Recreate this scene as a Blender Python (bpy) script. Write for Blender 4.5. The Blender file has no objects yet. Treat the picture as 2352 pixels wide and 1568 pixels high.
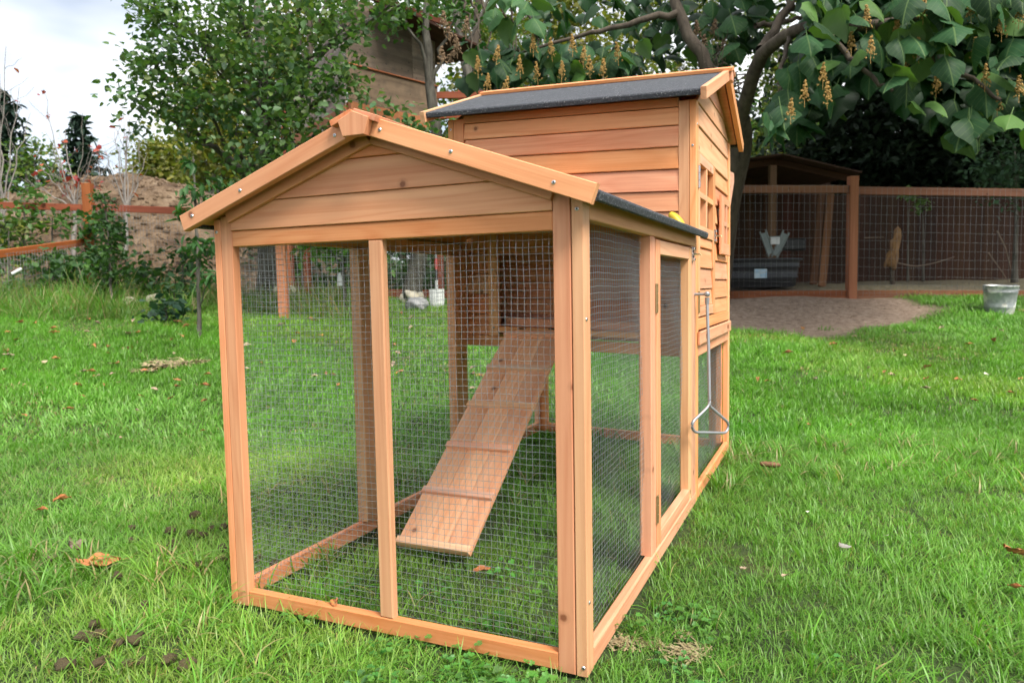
import bpy, math, random
import numpy as np
from mathutils import Vector, Matrix
random.seed(7); RNG = np.random.default_rng(7)
S = bpy.context.scene
COL = S.collection

# ------------------------------------------------------------------ camera
CAM = np.array([1.165, -1.1707, 0.6762]); FPX = 1658.35   # focal length for a 2352 px wide frame
_y, _p, _r = [math.radians(a) for a in (-23.9413, -4.2525, -1.0283)]
FW = np.array([math.sin(_y)*math.cos(_p), math.cos(_y)*math.cos(_p), math.sin(_p)])
_rt = np.array([math.cos(_y), -math.sin(_y), 0.0]); _up = np.cross(_rt, FW)
RT = _rt*math.cos(_r) + _up*math.sin(_r); UP = -_rt*math.sin(_r) + _up*math.cos(_r)
cam = bpy.data.cameras.new('camera'); camo = bpy.data.objects.new('camera', cam); COL.objects.link(camo)
camo.matrix_world = Matrix(((RT[0], UP[0], -FW[0], CAM[0]), (RT[1], UP[1], -FW[1], CAM[1]), (RT[2], UP[2], -FW[2], CAM[2]), (0, 0, 0, 1)))
cam.sensor_width = 23.5; cam.lens = FPX/2352*23.5; cam.clip_start = 0.02; cam.clip_end = 500
cam.dof.use_dof = True; cam.dof.focus_distance = 1.75; cam.dof.aperture_fstop = 4.5
S.camera = camo
S.cycles.adaptive_threshold = .04; S.cycles.max_bounces = 4; S.cycles.diffuse_bounces = 2; S.cycles.glossy_bounces = 2; S.cycles.transmission_bounces = 3; S.cycles.caustics_reflective = False; S.cycles.caustics_refractive = False

# ------------------------------------------------------------------ world, sun, exposure
SUN_AZ, SUN_EL = math.radians(118), math.radians(52)     # azimuth clockwise from +Y
wd = bpy.data.worlds.new('World'); S.world = wd; wd.use_nodes = True
nt = wd.node_tree; nt.nodes.clear()
def nn(nt, t, **k):
    n = nt.nodes.new(t)
    for a, b in k.items(): setattr(n, a, b)
    return n
sky = nn(nt, 'ShaderNodeTexSky', sky_type='NISHITA', sun_disc=False, sun_elevation=SUN_EL, sun_rotation=SUN_AZ)
tc = nn(nt, 'ShaderNodeTexCoord'); mp = nn(nt, 'ShaderNodeMapping'); mp.inputs['Scale'].default_value = (1.2, 1.2, 3.2)
nz = nn(nt, 'ShaderNodeTexNoise'); nz.inputs['Scale'].default_value = 2.1; nz.inputs['Detail'].default_value = 4; nz.inputs['Roughness'].default_value = .55
rp = nn(nt, 'ShaderNodeValToRGB'); rp.color_ramp.elements[0].position = .34; rp.color_ramp.elements[1].position = .56
rp.color_ramp.elements[0].color = (.35, .35, .35, 1)
nz2 = nn(nt, 'ShaderNodeTexNoise'); nz2.inputs['Scale'].default_value = 1.6; nz2.inputs['Detail'].default_value = 3
rp2 = nn(nt, 'ShaderNodeValToRGB'); rp2.color_ramp.elements[0].position = .30; rp2.color_ramp.elements[1].position = .60
rp2.color_ramp.elements[0].color = (.36, .382, .415, 1); rp2.color_ramp.elements[1].color = (.66, .67, .68, 1)
b1 = nn(nt, 'ShaderNodeBackground'); b1.inputs[1].default_value = .065
b2 = nn(nt, 'ShaderNodeBackground'); b2.inputs[1].default_value = 1.0
mx = nn(nt, 'ShaderNodeMixShader'); wo = nn(nt, 'ShaderNodeOutputWorld')
L = nt.links.new
L(tc.outputs['Generated'], mp.inputs['Vector']); L(mp.outputs[0], nz.inputs['Vector']); L(mp.outputs[0], nz2.inputs['Vector'])
L(nz.outputs['Fac'], rp.inputs[0]); L(nz2.outputs['Fac'], rp2.inputs[0]); L(rp2.outputs[0], b2.inputs[0]); L(sky.outputs[0], b1.inputs[0])
L(rp.outputs[0], mx.inputs[0]); L(b1.outputs[0], mx.inputs[1]); L(b2.outputs[0], mx.inputs[2]); L(mx.outputs[0], wo.inputs[0])
sl = bpy.data.lights.new('sun', 'SUN'); sl.energy = 2.6; sl.angle = math.radians(24); sl.color = (1, .95, .87)
so = bpy.data.objects.new('sun', sl); COL.objects.link(so); so.location = (6, -4, 9)
_sd = Vector((math.sin(SUN_AZ)*math.cos(SUN_EL), math.cos(SUN_AZ)*math.cos(SUN_EL), math.sin(SUN_EL)))
so.rotation_euler = _sd.to_track_quat('Z', 'Y').to_euler()
vs = S.view_settings; vs.view_transform = 'Standard'; vs.look = 'None'; vs.exposure = 1.3; vs.gamma = 1.0; vs.use_curve_mapping = False

# ------------------------------------------------------------------ helpers
def at(vx, vy, D):
    """world point seen at (vx,vy) of a 2352x1568 frame, D metres in front of the camera"""
    return CAM + D*(FW + (vx-1176)/FPX*RT + (784-vy)/FPX*UP)
FH = np.array([FW[0], FW[1]])/math.hypot(FW[0], FW[1]); RH = np.array([FH[1], -FH[0]])
def _ss(a, b, x):
    t = np.clip((x-a)/(b-a), 0, 1); return t*t*(3-2*t)
def ground_z(x, y):
    x = np.asarray(x, float); y = np.asarray(y, float)
    d = (x-CAM[0])*FH[0] + (y-CAM[1])*FH[1]; l = (x-CAM[0])*RH[0] + (y-CAM[1])*RH[1]
    s = np.clip(d-3.3, 0, 5.6)
    z = .045*s + .007*s*s + .042*np.clip(-l-.4, 0, 9)*_ss(3.3, 7, d)
    z = z + .02*np.clip(d-8.9, 0, 40)
    w = _ss(3.0, 4.5, d)
    z = z + w*(.018*np.sin(1.9*x+.4)*np.cos(2.3*y+1)+.012*np.sin(4.1*x+2.2*y))
    z = z + (1-w)*.006*np.sin(5.3*x+1)*np.sin(4.7*y)
    z = z + (.10*_ss(7.1, 8.4, d)+.06*_ss(8.5, 9.1, d))*_ss(.9, 1.7, l)
    return z - .022
def on_ground(vx, vy, D0=1.0, D1=40.0):
    """where the sight line through (vx,vy) meets the ground"""
    for D in np.arange(D0, D1, .01):
        p = at(vx, vy, D)
        if p[2] <= ground_z(p[0], p[1]): return np.array([p[0], p[1], float(ground_z(p[0], p[1]))])
    return at(vx, vy, D1)
def gp(vx, D):
    """ground point in image column vx at depth D"""
    p = at(vx, 660, D); return np.array([p[0], p[1], float(ground_z(p[0], p[1]))])

WM = {}
def link(o, M, parent=None):
    COL.objects.link(o)
    if parent is not None:
        o.parent = parent; o.matrix_local = WM[parent.name].inverted() @ M
    else: o.matrix_world = M
    WM[o.name] = M
    return o
def tag(o, label=None, cat=None, group=None, kind=None):
    if label: o['label'] = label
    if cat: o['category'] = cat
    if group: o['group'] = group
    if kind: o['kind'] = kind
    return o
def T(p): return Matrix.Translation(Vector([float(c) for c in p]))
def thing(name, label, cat, loc, group=None, rz=0):
    o = bpy.data.objects.new(name, None); o.empty_display_size = .1
    link(o, T(loc) @ Matrix.Rotation(rz, 4, 'Z')); return tag(o, label, cat, group)
def mesh(name, V, F, mats, mi=None, smooth=False, tint=None):
    """fast mesh from arrays; F is an (n,3)/(n,4) array or a list of faces"""
    me = bpy.data.meshes.new(name)
    if isinstance(F, np.ndarray):
        V = np.asarray(V, np.float32); n, k = F.shape
        me.vertices.add(len(V)); me.vertices.foreach_set('co', V.ravel())
        me.loops.add(n*k); me.loops.foreach_set('vertex_index', F.astype(np.int32).ravel())
        me.polygons.add(n); me.polygons.foreach_set('loop_start', np.arange(0, n*k, k, dtype=np.int32))
        me.update(calc_edges=True)
    else:
        me.from_pydata([tuple(float(c) for c in v) for v in V], [], F)
    for m in (mats if isinstance(mats, (list, tuple)) else [mats]): me.materials.append(m)
    if mi is not None: me.polygons.foreach_set('material_index', np.asarray(mi, np.int32))
    if smooth: me.polygons.foreach_set('use_smooth', np.ones(len(me.polygons), bool))
    if tint is not None:
        a = me.color_attributes.new('tint', 'FLOAT_COLOR', 'POINT'); c = np.ones((len(V), 4), np.float32); c[:, :3] = tint; a.data.foreach_set('color', c.ravel())
    return me
def obj(name, me, M=None, parent=None, color=None):
    o = bpy.data.objects.new(name, me)
    if color is not None: o.color = (*color, 1)
    return link(o, M if M is not None else Matrix.Identity(4), parent)
def frame(O, U, V):
    U = Vector([float(c) for c in U]).normalized(); V = Vector([float(c) for c in V]); V = (V-U*V.dot(U)).normalized(); N = U.cross(V)
    return Matrix(((U.x, V.x, N.x, O[0]), (U.y, V.y, N.y, O[1]), (U.z, V.z, N.z, O[2]), (0, 0, 0, 1)))
def prism_mesh(name, poly, z0, z1, mat, ch=0.0):
    """polygon (local XY) extruded z0..z1, rim chamfered by ch on both faces"""
    n = len(poly); P = np.array(poly, float); c = P.mean(0)
    if ch:
        e = np.roll(P, -1, 0)-P; e /= np.linalg.norm(e, axis=1)[:, None]; nr = np.stack([-e[:, 1], e[:, 0]], 1)
        area = .5*np.sum(P[:, 0]*np.roll(P[:, 1], -1)-np.roll(P[:, 0], -1)*P[:, 1])
        if area < 0: nr = -nr
        b = nr+np.roll(nr, 1, 0); b /= np.maximum((b*b).sum(1)/2, .3)[:, None]
        Q = P+ch*b
        rings = [(Q, z0), (P, z0+ch), (P, z1-ch), (Q, z1)]
    else: rings = [(P, z0), (P, z1)]
    V = [(*p, z) for R, z in rings for p in R]; F = [list(range(n))[::-1], [n*(len(rings)-1)+i for i in range(n)]]
    for r in range(len(rings)-1):
        for i in range(n):
            j = (i+1) % n; F.append([r*n+i, r*n+j, (r+1)*n+j, (r+1)*n+i])
    area = .5*np.sum(P[:, 0]*np.roll(P[:, 1], -1)-np.roll(P[:, 0], -1)*P[:, 1])
    if area < 0: F = [f[::-1] for f in F]
    return mesh(name, V, F, mat)
def prism(name, O, U, V, poly, z0, z1, mat, parent, ch=.0012, color=None):
    return obj(name, prism_mesh(name, poly, z0, z1, mat, ch), frame(O, U, V), parent, color)
def board(name, a, b, wdir, w, t, mat, parent, ch=.0014, color=None, m0=0, m1=0):
    """plank from a to b; w along wdir, t across; ends cut with slope m0/m1"""
    a = np.array(a, float); b = np.array(b, float); Ln = np.linalg.norm(b-a); c = (a+b)/2; h = w/2
    return prism(name, c, b-a, wdir, [(-Ln/2-m0*h, -h), (Ln/2-m1*h, -h), (Ln/2+m1*h, h), (-Ln/2+m0*h, h)], -t/2, t/2, mat, parent, ch, color)
def box(name, x, y, z, mat, parent, ch=.0014, color=None, sh=None, mesh_only=False):
    lo = np.array([x[0], y[0], z[0]], float); hi = np.array([x[1], y[1], z[1]], float); d = hi-lo; c = (lo+hi)/2
    k = np.argsort(-d); ax = np.eye(3); a = c-ax[k[0]]*d[k[0]]/2; b = c+ax[k[0]]*d[k[0]]/2
    if sh: a = sh(a); b = sh(b)
    return board(name, a, b, ax[k[1]], d[k[1]], d[k[2]], mat, parent, ch, color)
def tube_arrays(pts, rad, sides=5, cap=True):
    P = np.asarray(pts, float); n = len(P); rad = np.broadcast_to(np.asarray(rad, float), (n,))
    d = np.gradient(P, axis=0); d /= np.maximum(np.linalg.norm(d, axis=1), 1e-9)[:, None]
    ref = np.array([0, 0, 1.]) if abs(d[:, 2]).mean() < .8 else np.array([1., 0, 0])
    u = np.cross(d, ref); u /= np.linalg.norm(u, axis=1)[:, None]; v = np.cross(d, u)
    a = np.arange(sides)*2*math.pi/sides
    V = (P[:, None]+rad[:, None, None]*(np.cos(a)[None, :, None]*u[:, None]+np.sin(a)[None, :, None]*v[:, None])).reshape(-1, 3)
    i = np.arange(n-1)[:, None]*sides; s = np.arange(sides)[None]; s2 = (s+1) % sides
    F = np.stack([i+s, i+s2, i+sides+s2, i+sides+s], -1).reshape(-1, 4)
    if cap and sides == 4: F = np.vstack([F, [[3, 2, 1, 0]], [[len(V)-4, len(V)-3, len(V)-2, len(V)-1]]])
    return V, F
class Geo:
    def __init__(s): s.V = []; s.F = []; s.n = 0; s.C = []
    def add(s, V, F, tint=None):
        s.V.append(V); s.F.append(np.asarray(F)+s.n); s.n += len(V)
        if tint is not None: s.C.append(np.broadcast_to(np.asarray(tint, float), (len(V), 3)))
    def tube(s, pts, rad, sides=5, tint=None): s.add(*tube_arrays(pts, rad, sides), tint)
    def mesh(s, name, mat, smooth=False):
        return mesh(name, np.vstack(s.V), np.vstack(s.F), mat, smooth=smooth, tint=np.vstack(s.C) if s.C else None)
def lathe(prof, n=24):
    P = np.array(prof, float); a = np.arange(n)*2*math.pi/n
    V = np.stack([P[:, None, 0]*np.cos(a), P[:, None, 0]*np.sin(a), np.repeat(P[:, 1:2], n, 1)], -1).reshape(-1, 3)
    i = np.arange(len(P)-1)[:, None]*n; s = np.arange(n)[None]; s2 = (s+1) % n
    return V, np.stack([i+s, i+s2, i+n+s2, i+n+s], -1).reshape(-1, 4)

# ------------------------------------------------------------------ materials
def mat(name):
    m = bpy.data.materials.new(name); m.use_nodes = True; t = m.node_tree; t.nodes.clear()
    o = nn(t, 'ShaderNodeOutputMaterial'); p = nn(t, 'ShaderNodeBsdfPrincipled'); t.links.new(p.outputs[0], o.inputs[0])
    return m, t, p, o
def mixc(t, a, b, f, mode='MIX'):
    n = nn(t, 'ShaderNodeMix', data_type='RGBA', blend_type=mode)
    for s, v in ((n.inputs[0], f), (n.inputs[6], a), (n.inputs[7], b)):
        if isinstance(v, bpy.types.NodeSocket): t.links.new(v, s)
        elif isinstance(v, (int, float)): s.default_value = v
        else: s.default_value = (*v, 1) if len(v) == 3 else v
    return n.outputs[2]
def math_(t, op, a, b=None, clamp=False):
    n = nn(t, 'ShaderNodeMath', operation=op, use_clamp=clamp)
    for s, v in zip(n.inputs, (a, b)):
        if v is None: continue
        if isinstance(v, bpy.types.NodeSocket): t.links.new(v, s)
        else: s.default_value = v
    return n.outputs[0]
def vmap(t, vec, scale, loc=None):
    n = nn(t, 'ShaderNodeMapping'); n.inputs['Scale'].default_value = scale; t.links.new(vec, n.inputs['Vector'])
    if loc is not None: t.links.new(loc, n.inputs['Location'])
    return n.outputs[0]
def noise(t, vec, scale, detail=4, rough=.5, dist=0):
    n = nn(t, 'ShaderNodeTexNoise'); t.links.new(vec, n.inputs['Vector'])
    for k, v in (('Scale', scale), ('Detail', detail), ('Roughness', rough), ('Distortion', dist)): n.inputs[k].default_value = v
    return n.outputs['Fac']
def ramp(t, fac, stops):
    n = nn(t, 'ShaderNodeValToRGB'); e = n.color_ramp.elements
    while len(e) < len(stops): e.new(.5)
    for q, (p, c) in zip(e, stops): q.position = p; q.color = (*c, 1) if len(c) == 3 else c
    t.links.new(fac, n.inputs[0]); return n.outputs[0]
def bump(t, h, p, s=.3, d=.002):
    n = nn(t, 'ShaderNodeBump'); n.inputs['Strength'].default_value = s; n.inputs['Distance'].default_value = d
    t.links.new(h, n.inputs['Height']); t.links.new(n.outputs[0], p.inputs['Normal'])
def wood(name, light, dark, knots=True, rough=.55, grainscale=1.0, dirt=None):
    m, t, p, o = mat(name)
    co = nn(t, 'ShaderNodeTexCoord').outputs['Object']; oi = nn(t, 'ShaderNodeObjectInfo')
    off = nn(t, 'ShaderNodeVectorMath', operation='SCALE'); off.inputs[0].default_value = (13.7, 7.3, 5.1); t.links.new(oi.outputs['Random'], off.inputs['Scale'])
    c = nn(t, 'ShaderNodeVectorMath', operation='ADD'); t.links.new(co, c.inputs[0]); t.links.new(off.outputs[0], c.inputs[1]); c = c.outputs[0]
    g = grainscale
    fine = noise(t, vmap(t, c, (3*g, 170*g, 170*g)), 1, 3, .6, .3)
    mid = noise(t, vmap(t, c, (1.1*g, 26*g, 26*g)), 1, 3, .5, .5)
    big = noise(t, vmap(t, c, (.8*g, 7*g, 7*g)), 1, 2, .5, .4)
    rings = math_(t, 'SINE', math_(t, 'MULTIPLY', big, 75.0))
    rings = math_(t, 'MULTIPLY', math_(t, 'ADD', rings, 1.0), .5)
    rings = math_(t, 'POWER', rings, 3.0)
    base = ramp(t, mid, [(.30, dark), (.66, light)])
    base = mixc(t, base, dark, math_(t, 'MULTIPLY', rings, .6))
    base = mixc(t, base, (light[0]*1.08, light[1]*1.13, light[2]*1.15), math_(t, 'MULTIPLY', math_(t, 'SUBTRACT', fine, .42, True), 1.6, True))
    hs = nn(t, 'ShaderNodeHueSaturation'); t.links.new(base, hs.inputs['Color'])
    rv = math_(t, 'FRACT', math_(t, 'MULTIPLY', oi.outputs['Random'], 17.3))
    t.links.new(math_(t, 'ADD', math_(t, 'MULTIPLY', rv, .015), .4925), hs.inputs['Hue'])
    t.links.new(math_(t, 'ADD', math_(t, 'MULTIPLY', math_(t, 'FRACT', math_(t, 'MULTIPLY', oi.outputs['Random'], 53.1)), .26), .88), hs.inputs['Value'])
    t.links.new(math_(t, 'ADD', math_(t, 'MULTIPLY', math_(t, 'FRACT', math_(t, 'MULTIPLY', oi.outputs['Random'], 31.7)), .2), .88), hs.inputs['Saturation'])
    col = hs.outputs[0]
    if knots:
        v = nn(t, 'ShaderNodeTexVoronoi', voronoi_dimensions='2D'); t.links.new(c, v.inputs['Vector']); v.inputs['Scale'].default_value = 7.5
        wob = noise(t, c, 160, 2)
        dd = math_(t, 'ADD', v.outputs['Distance'], math_(t, 'MULTIPLY', math_(t, 'SUBTRACT', wob, .5), .03))
        k = ramp(t, dd, [(.034, (1, 1, 1)), (.044, (.75, .75, .75)), (.060, (.25, .25, .25)), (.11, (0, 0, 0))])
        sel = nn(t, 'ShaderNodeSeparateColor'); t.links.new(v.outputs['Color'], sel.inputs[0])
        k = math_(t, 'MULTIPLY', k, math_(t, 'GREATER_THAN', sel.outputs[0], .74))
        col = mixc(t, col, (dark[0]*.28, dark[1]*.22, dark[2]*.2), math_(t, 'MULTIPLY', k, .85))
    if dirt is not None:
        dn = noise(t, c, 9, 5, .6); col = mixc(t, col, dirt, ramp(t, dn, [(.45, (0, 0, 0)), (.75, (.7, .7, .7))]))
    col = mixc(t, col, oi.outputs['Color'], 1.0, 'MULTIPLY')
    t.links.new(col, p.inputs['Base Color']); p.inputs['Roughness'].default_value = rough; p.inputs['Specular IOR Level'].default_value = .35
    bump(t, math_(t, 'ADD', fine, math_(t, 'MULTIPLY', rings, .4)), p, .22, .0012)
    return m
M_WOOD = wood('fir_stained', (.74, .355, .180), (.60, .225, .095))
M_FENCE = wood('fence_redwood', (.33, .115, .055), (.20, .060, .030), rough=.75, grainscale=.5)
M_FENCE_O = wood('fence_orange', (.50, .19, .07), (.36, .115, .04), rough=.75, grainscale=.5)
M_PLY = wood('weathered_plywood', (.25, .205, .165), (.13, .105, .085), knots=True, rough=.85, grainscale=.35, dirt=(.12, .11, .10))
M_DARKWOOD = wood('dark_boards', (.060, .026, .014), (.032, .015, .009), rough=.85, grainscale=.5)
M_GREYWOOD = wood('old_boards', (.30, .22, .15), (.17, .12, .08), rough=.85, grainscale=.5)
def plain(name, c, rough=.5, metal=0, var=0, scale=20, c2=None, bmp=0, spec=.5):
    m, t, p, o = mat(name); p.inputs['Roughness'].default_value = rough; p.inputs['Metallic'].default_value = metal; p.inputs['Specular IOR Level'].default_value = spec
    co = nn(t, 'ShaderNodeTexCoord').outputs['Object']
    n = noise(t, co, scale, 6, .6); t.links.new(ramp(t, n, [(.35, c), (.68, c2 or tuple(v*(1+var) for v in c))]), p.inputs['Base Color'])
    if bmp: bump(t, noise(t, co, scale*3, 5, .6), p, bmp, .01)
    return m
M_WIRE = plain('galvanised_wire', (.36, .38, .40), .4, .75, .25, 60)
M_WIRE_F = plain('fence_wire', (.17, .18, .18), .6, .2, .2, 30)
M_SCREW = plain('zinc_screw', (.62, .64, .66), .3, .9, .1, 80); M_BLACK = plain('black', (.012, .012, .012), .6)
M_STEEL = plain('grey_steel', (.30, .31, .33), .42, .5, .15, 40); M_BRASS = plain('brass_hinge', (.42, .32, .17), .4, .8, .2, 60)
M_CHROME = plain('chrome', (.62, .62, .62), .18, 1.0, .1, 60)
def felt():
    m, t, p, o = mat('roof_felt'); co = nn(t, 'ShaderNodeTexCoord').outputs['Object']
    v = nn(t, 'ShaderNodeTexVoronoi'); t.links.new(co, v.inputs['Vector']); v.inputs['Scale'].default_value = 520
    s = nn(t, 'ShaderNodeSeparateColor'); t.links.new(v.outputs['Color'], s.inputs[0])
    c = ramp(t, s.outputs[0], [(0, (.016, .018, .022)), (.6, (.036, .040, .050)), (.88, (.085, .092, .108)), (.975, (.13, .138, .15)), (.985, (.42, .42, .42))])
    c = mixc(t, c, (.055, .06, .072), math_(t, 'MULTIPLY', noise(t, co, 6, 4), .35))
    t.links.new(c, p.inputs['Base Color']); p.inputs['Roughness'].default_value = .8; bump(t, v.outputs['Distance'], p, .7, .0015); return m
M_FELT = felt()
def leafmat(name, trans=.35, rough=.5, spec=.4, var=True):
    m, t, p, o = mat(name); a = nn(t, 'ShaderNodeVertexColor', layer_name='tint').outputs[0]
    tr = nn(t, 'ShaderNodeBsdfTranslucent'); mxs = nn(t, 'ShaderNodeMixShader'); mxs.inputs[0].default_value = trans
    t.links.new(a, p.inputs['Base Color']); p.inputs['Roughness'].default_value = rough; p.inputs['Specular IOR Level'].default_value = spec
    t.links.new(mixc(t, a, (1.0, 1.25, .45), 1.0, 'MULTIPLY'), tr.inputs[0])
    t.links.new(p.outputs[0], mxs.inputs[1]); t.links.new(tr.outputs[0], mxs.inputs[2]); t.links.new(mxs.outputs[0], o.inputs[0]); return m
M_LEAF = leafmat('foliage'); M_NEEDLE = leafmat('needles', .12, .6, .25)
def bark(name, c, c2, sc=14):
    m, t, p, o = mat(name); co = nn(t, 'ShaderNodeTexCoord').outputs['Object']
    n = noise(t, vmap(t, co, (1, 1, .28)), sc, 7, .65, .4); t.links.new(ramp(t, n, [(.32, c), (.5, tuple((a+b)/2 for a, b in zip(c, c2))), (.7, c2)]), p.inputs['Base Color'])
    p.inputs['Roughness'].default_value = .9; bump(t, n, p, .8, .02); return m
M_BARK = bark('grey_bark', (.035, .029, .022), (.14, .13, .105)); M_BARK_P = bark('pale_bark', (.16, .14, .12), (.42, .40, .36)); M_BARK_D = bark('dark_bark', (.035, .025, .018), (.11, .085, .06))
M_TWIG = bark('twig', (.12, .085, .06), (.26, .20, .15), 60)
# ================================================================== the coop
W, XL, D1, D2, TILT = .78, -.051, 1.107, 1.906, .0356
coop = thing('chicken_coop', 'orange stained wooden chicken coop with gabled wire run and raised house under black felt roofs', 'chicken coop', (.365, .95, 0))
def cbox(name, x, y, z, parent=coop, color=None, m=None, ch=.0016, sh=None): return box(name, x, y, z, m or M_WOOD, parent, ch, color, sh)
HS = lambda p: np.array([p[0], p[1], p[2]+TILT*(W-p[0])])
PALE = (1.06, 1.16, 1.2); DEEP = (.98, .92, .88); MID = (.97, .97, .9)
# --- run, front frame
cbox('post', (-.031, 0), (0, .021), (-.012, .838), color=(1.02, 1.0, .98))
cbox('post', (XL, -.0325), (.0008, .036), (-.012, .832), color=PALE)
cbox('post', (.725, .7568), (0, .021), (-.012, .838), color=DEEP)
cbox('post', (.7585, W), (.0008, .036), (-.012, .832), color=(1.05, 1.12, 1.1))
cbox('post', (.3436, .3756), (.0012, .021), (.023, .773), color=(1.0, 1.02, 1.0), ch=.003)
cbox('bottom_rail', (0, .725), (.0006, .021), (-.010, .023), color=(1.02, .98, 1.0), ch=.002)
cbox('top_rail', (0, .725), (.0006, .021), (.773, .8055), color=MID)
XC, SL = .3625, .37
def clipz(x): return .832 + SL*min(x, 2*XC-x)
def gboard(z0, z1, color):
    pts = []
    xs0 = max(0, (z0-.832)/SL); xs1 = max(0, (z1-.832)/SL); top = .832+SL*XC
    pl = [(xs0, z0), (2*XC-xs0, z0)]
    if z1 > .832 and z0 < .832: pl = [(0, z0), (2*XC, z0), (2*XC, .832)]
    if z1 >= top: pl += [(XC, top)]
    else: pl += [(2*XC-xs1, z1), (xs1, z1)]
    if z1 > .832 and z0 < .832: pl += [(0, .832)]
    prism('gable_board', (XC, .004, z0), (1, 0, 0), (0, .085, 1), [(x-XC, z-z0) for x, z in pl], -.002, .007, M_WOOD, coop, .0012, color)
gboard(.8062, .8640, (1.0, .99, .96)); gboard(.8646, .9295, (.97, .96, .88)); gboard(.9301, .975, (.93, .9, .8))
ang = math.atan(.355); ca, sa = math.cos(ang), math.sin(ang)
for s in (-1, 1):          # rake trim under the fascia
    d = np.array([ca*s, 0, -sa]); nrm = np.array([sa*s, 0, ca])
    p0 = np.array([XC, -.003, .9515])+nrm*.018; p1 = p0+d*(.385)
    board('rake_trim', p0+d*.002, p1, nrm, .036, .014, M_WOOD, coop, .0012, (.86, .8, .62), m0=math.tan(ang), m1=0)
APX, APZ = .361, 1.0035
for s in (-1, 1):          # fascia boards
    d = np.array([ca*s, 0, -sa]); nrm = np.array([sa*s, 0, ca])
    p0 = np.array([APX, -.036, APZ])-nrm*.0175; Ln = .489 if s < 0 else .486
    f = board('fascia', p0+d*.0005, p0+d*Ln, nrm, .0345, .018, M_WOOD, coop, .0014, (1.02, 1.02, 1.02) if s < 0 else (1.06, 1.12, 1.1), m0=math.tan(ang), m1=0)
# felt roofs of the run
def roof_profile(L, th=.010, lip=.019, r=.006):
    a = [(0, 0), (L-r, 0)] + [(L-r+r*math.sin(q), -r+r*math.cos(q)) for q in (.4, .8, 1.2, 1.57)] + [(L, -lip+.003), (L-.003, -lip), (L-.012, -lip), (L-.014, -th), (0, -th)]
    return a
for s in (-1, 1):
    U = (ca*s, 0, -sa); Vn = (sa*s, 0, ca); Fm = frame((APX, 0, APZ-.009), U, Vn)
    z0, z1 = (-.0265, D1-.002)
    me = prism_mesh('roof_felt', roof_profile(.486), *((-z1, -z0) if s > 0 else (z0, z1)), M_FELT)
    obj('roof_felt', me, Fm, coop)
    e0 = np.array([APX, 0, APZ-.009])+np.array(U)*.24-np.array(Vn)*.0135
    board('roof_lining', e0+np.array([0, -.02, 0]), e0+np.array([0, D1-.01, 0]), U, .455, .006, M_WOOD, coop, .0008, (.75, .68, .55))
    q = np.array([APX, 0, APZ-.0085])+np.array(U)*.025+np.array(Vn)*.0065
    board('ridge_board', q+np.array([0, -.060 if s < 0 else -.0595, 0]), q+np.array([0, D1-.004, 0]), U, .050, .012, M_WOOD, coop, .001, (1.05, 1.02, 1.0) if s > 0 else (.95, .85, .78))
prism('ridge_block', (.3655, -.0605, .957), (0, 0, 1), (1, 0, 0), [(0, -.024), (0, .0235), (.030, .0335), (.0445, -.001), (.030, -.0345)], -.004, .0145, M_WOOD, coop, .0012, (1.02, .95, .92))
# --- run, sides
def side(xo, xi, right):
    a, b = min(xo, xi), max(xo, xi); deep = xi-.010 if right else xi+.012
    c, d = min(xo, deep), max(xo, deep)
    cbox('top_rail', (a, b), (.0365, 1.10), (.791, .829), color=(1.02, 1.06, 1.0))
    cbox('bottom_rail', (a, b), (.0365, 1.106), (-.012, .027), color=(1.08, 1.14, 1.16), ch=.004)
    return a, b, c, d
a, b, c, d = side(W, .7585, True)
cbox('post', (c, d-.0006), (.505, .549), (.0275, .7905), color=(1.0, 1.0, 1.0), ch=.003)
cbox('post', (c, d-.0006), (1.030, 1.102), (-.012, .7905), color=(1.06, 1.12, 1.14), ch=.002)
door = cbox('door', (a+.001, b+.001), (.553, .594), (.0335, .7855), color=(1.05, 1.1, 1.12)); door['label'] = 'framed wire mesh side door with latch'
def dpart(n, y, z, col=(1.06, 1.1, 1.1)): return cbox(n, (a+.0005, b+.0005), y, z, door, col)
dpart('door_rail', (.5945, .9845), (.75, .785)); dpart('door_rail', (.5945, .9845), (.030, .064), (1.1, 1.18, 1.2))
cbox('door_stile', (c+.004, b+.0008), (.985, 1.0265), (.0305, .785), door, (1.0, 1.03, 1.0), ch=.003)
a2, b2, c2, d2 = side(XL, -.031, False)
cbox('post', (c2, d2), (.476, .530), (.0275, .7905), color=(.95, .95, .9)); cbox('post', (c2, d2), (1.02, 1.102), (-.012, .7905), color=(.9, .9, .85))
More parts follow.
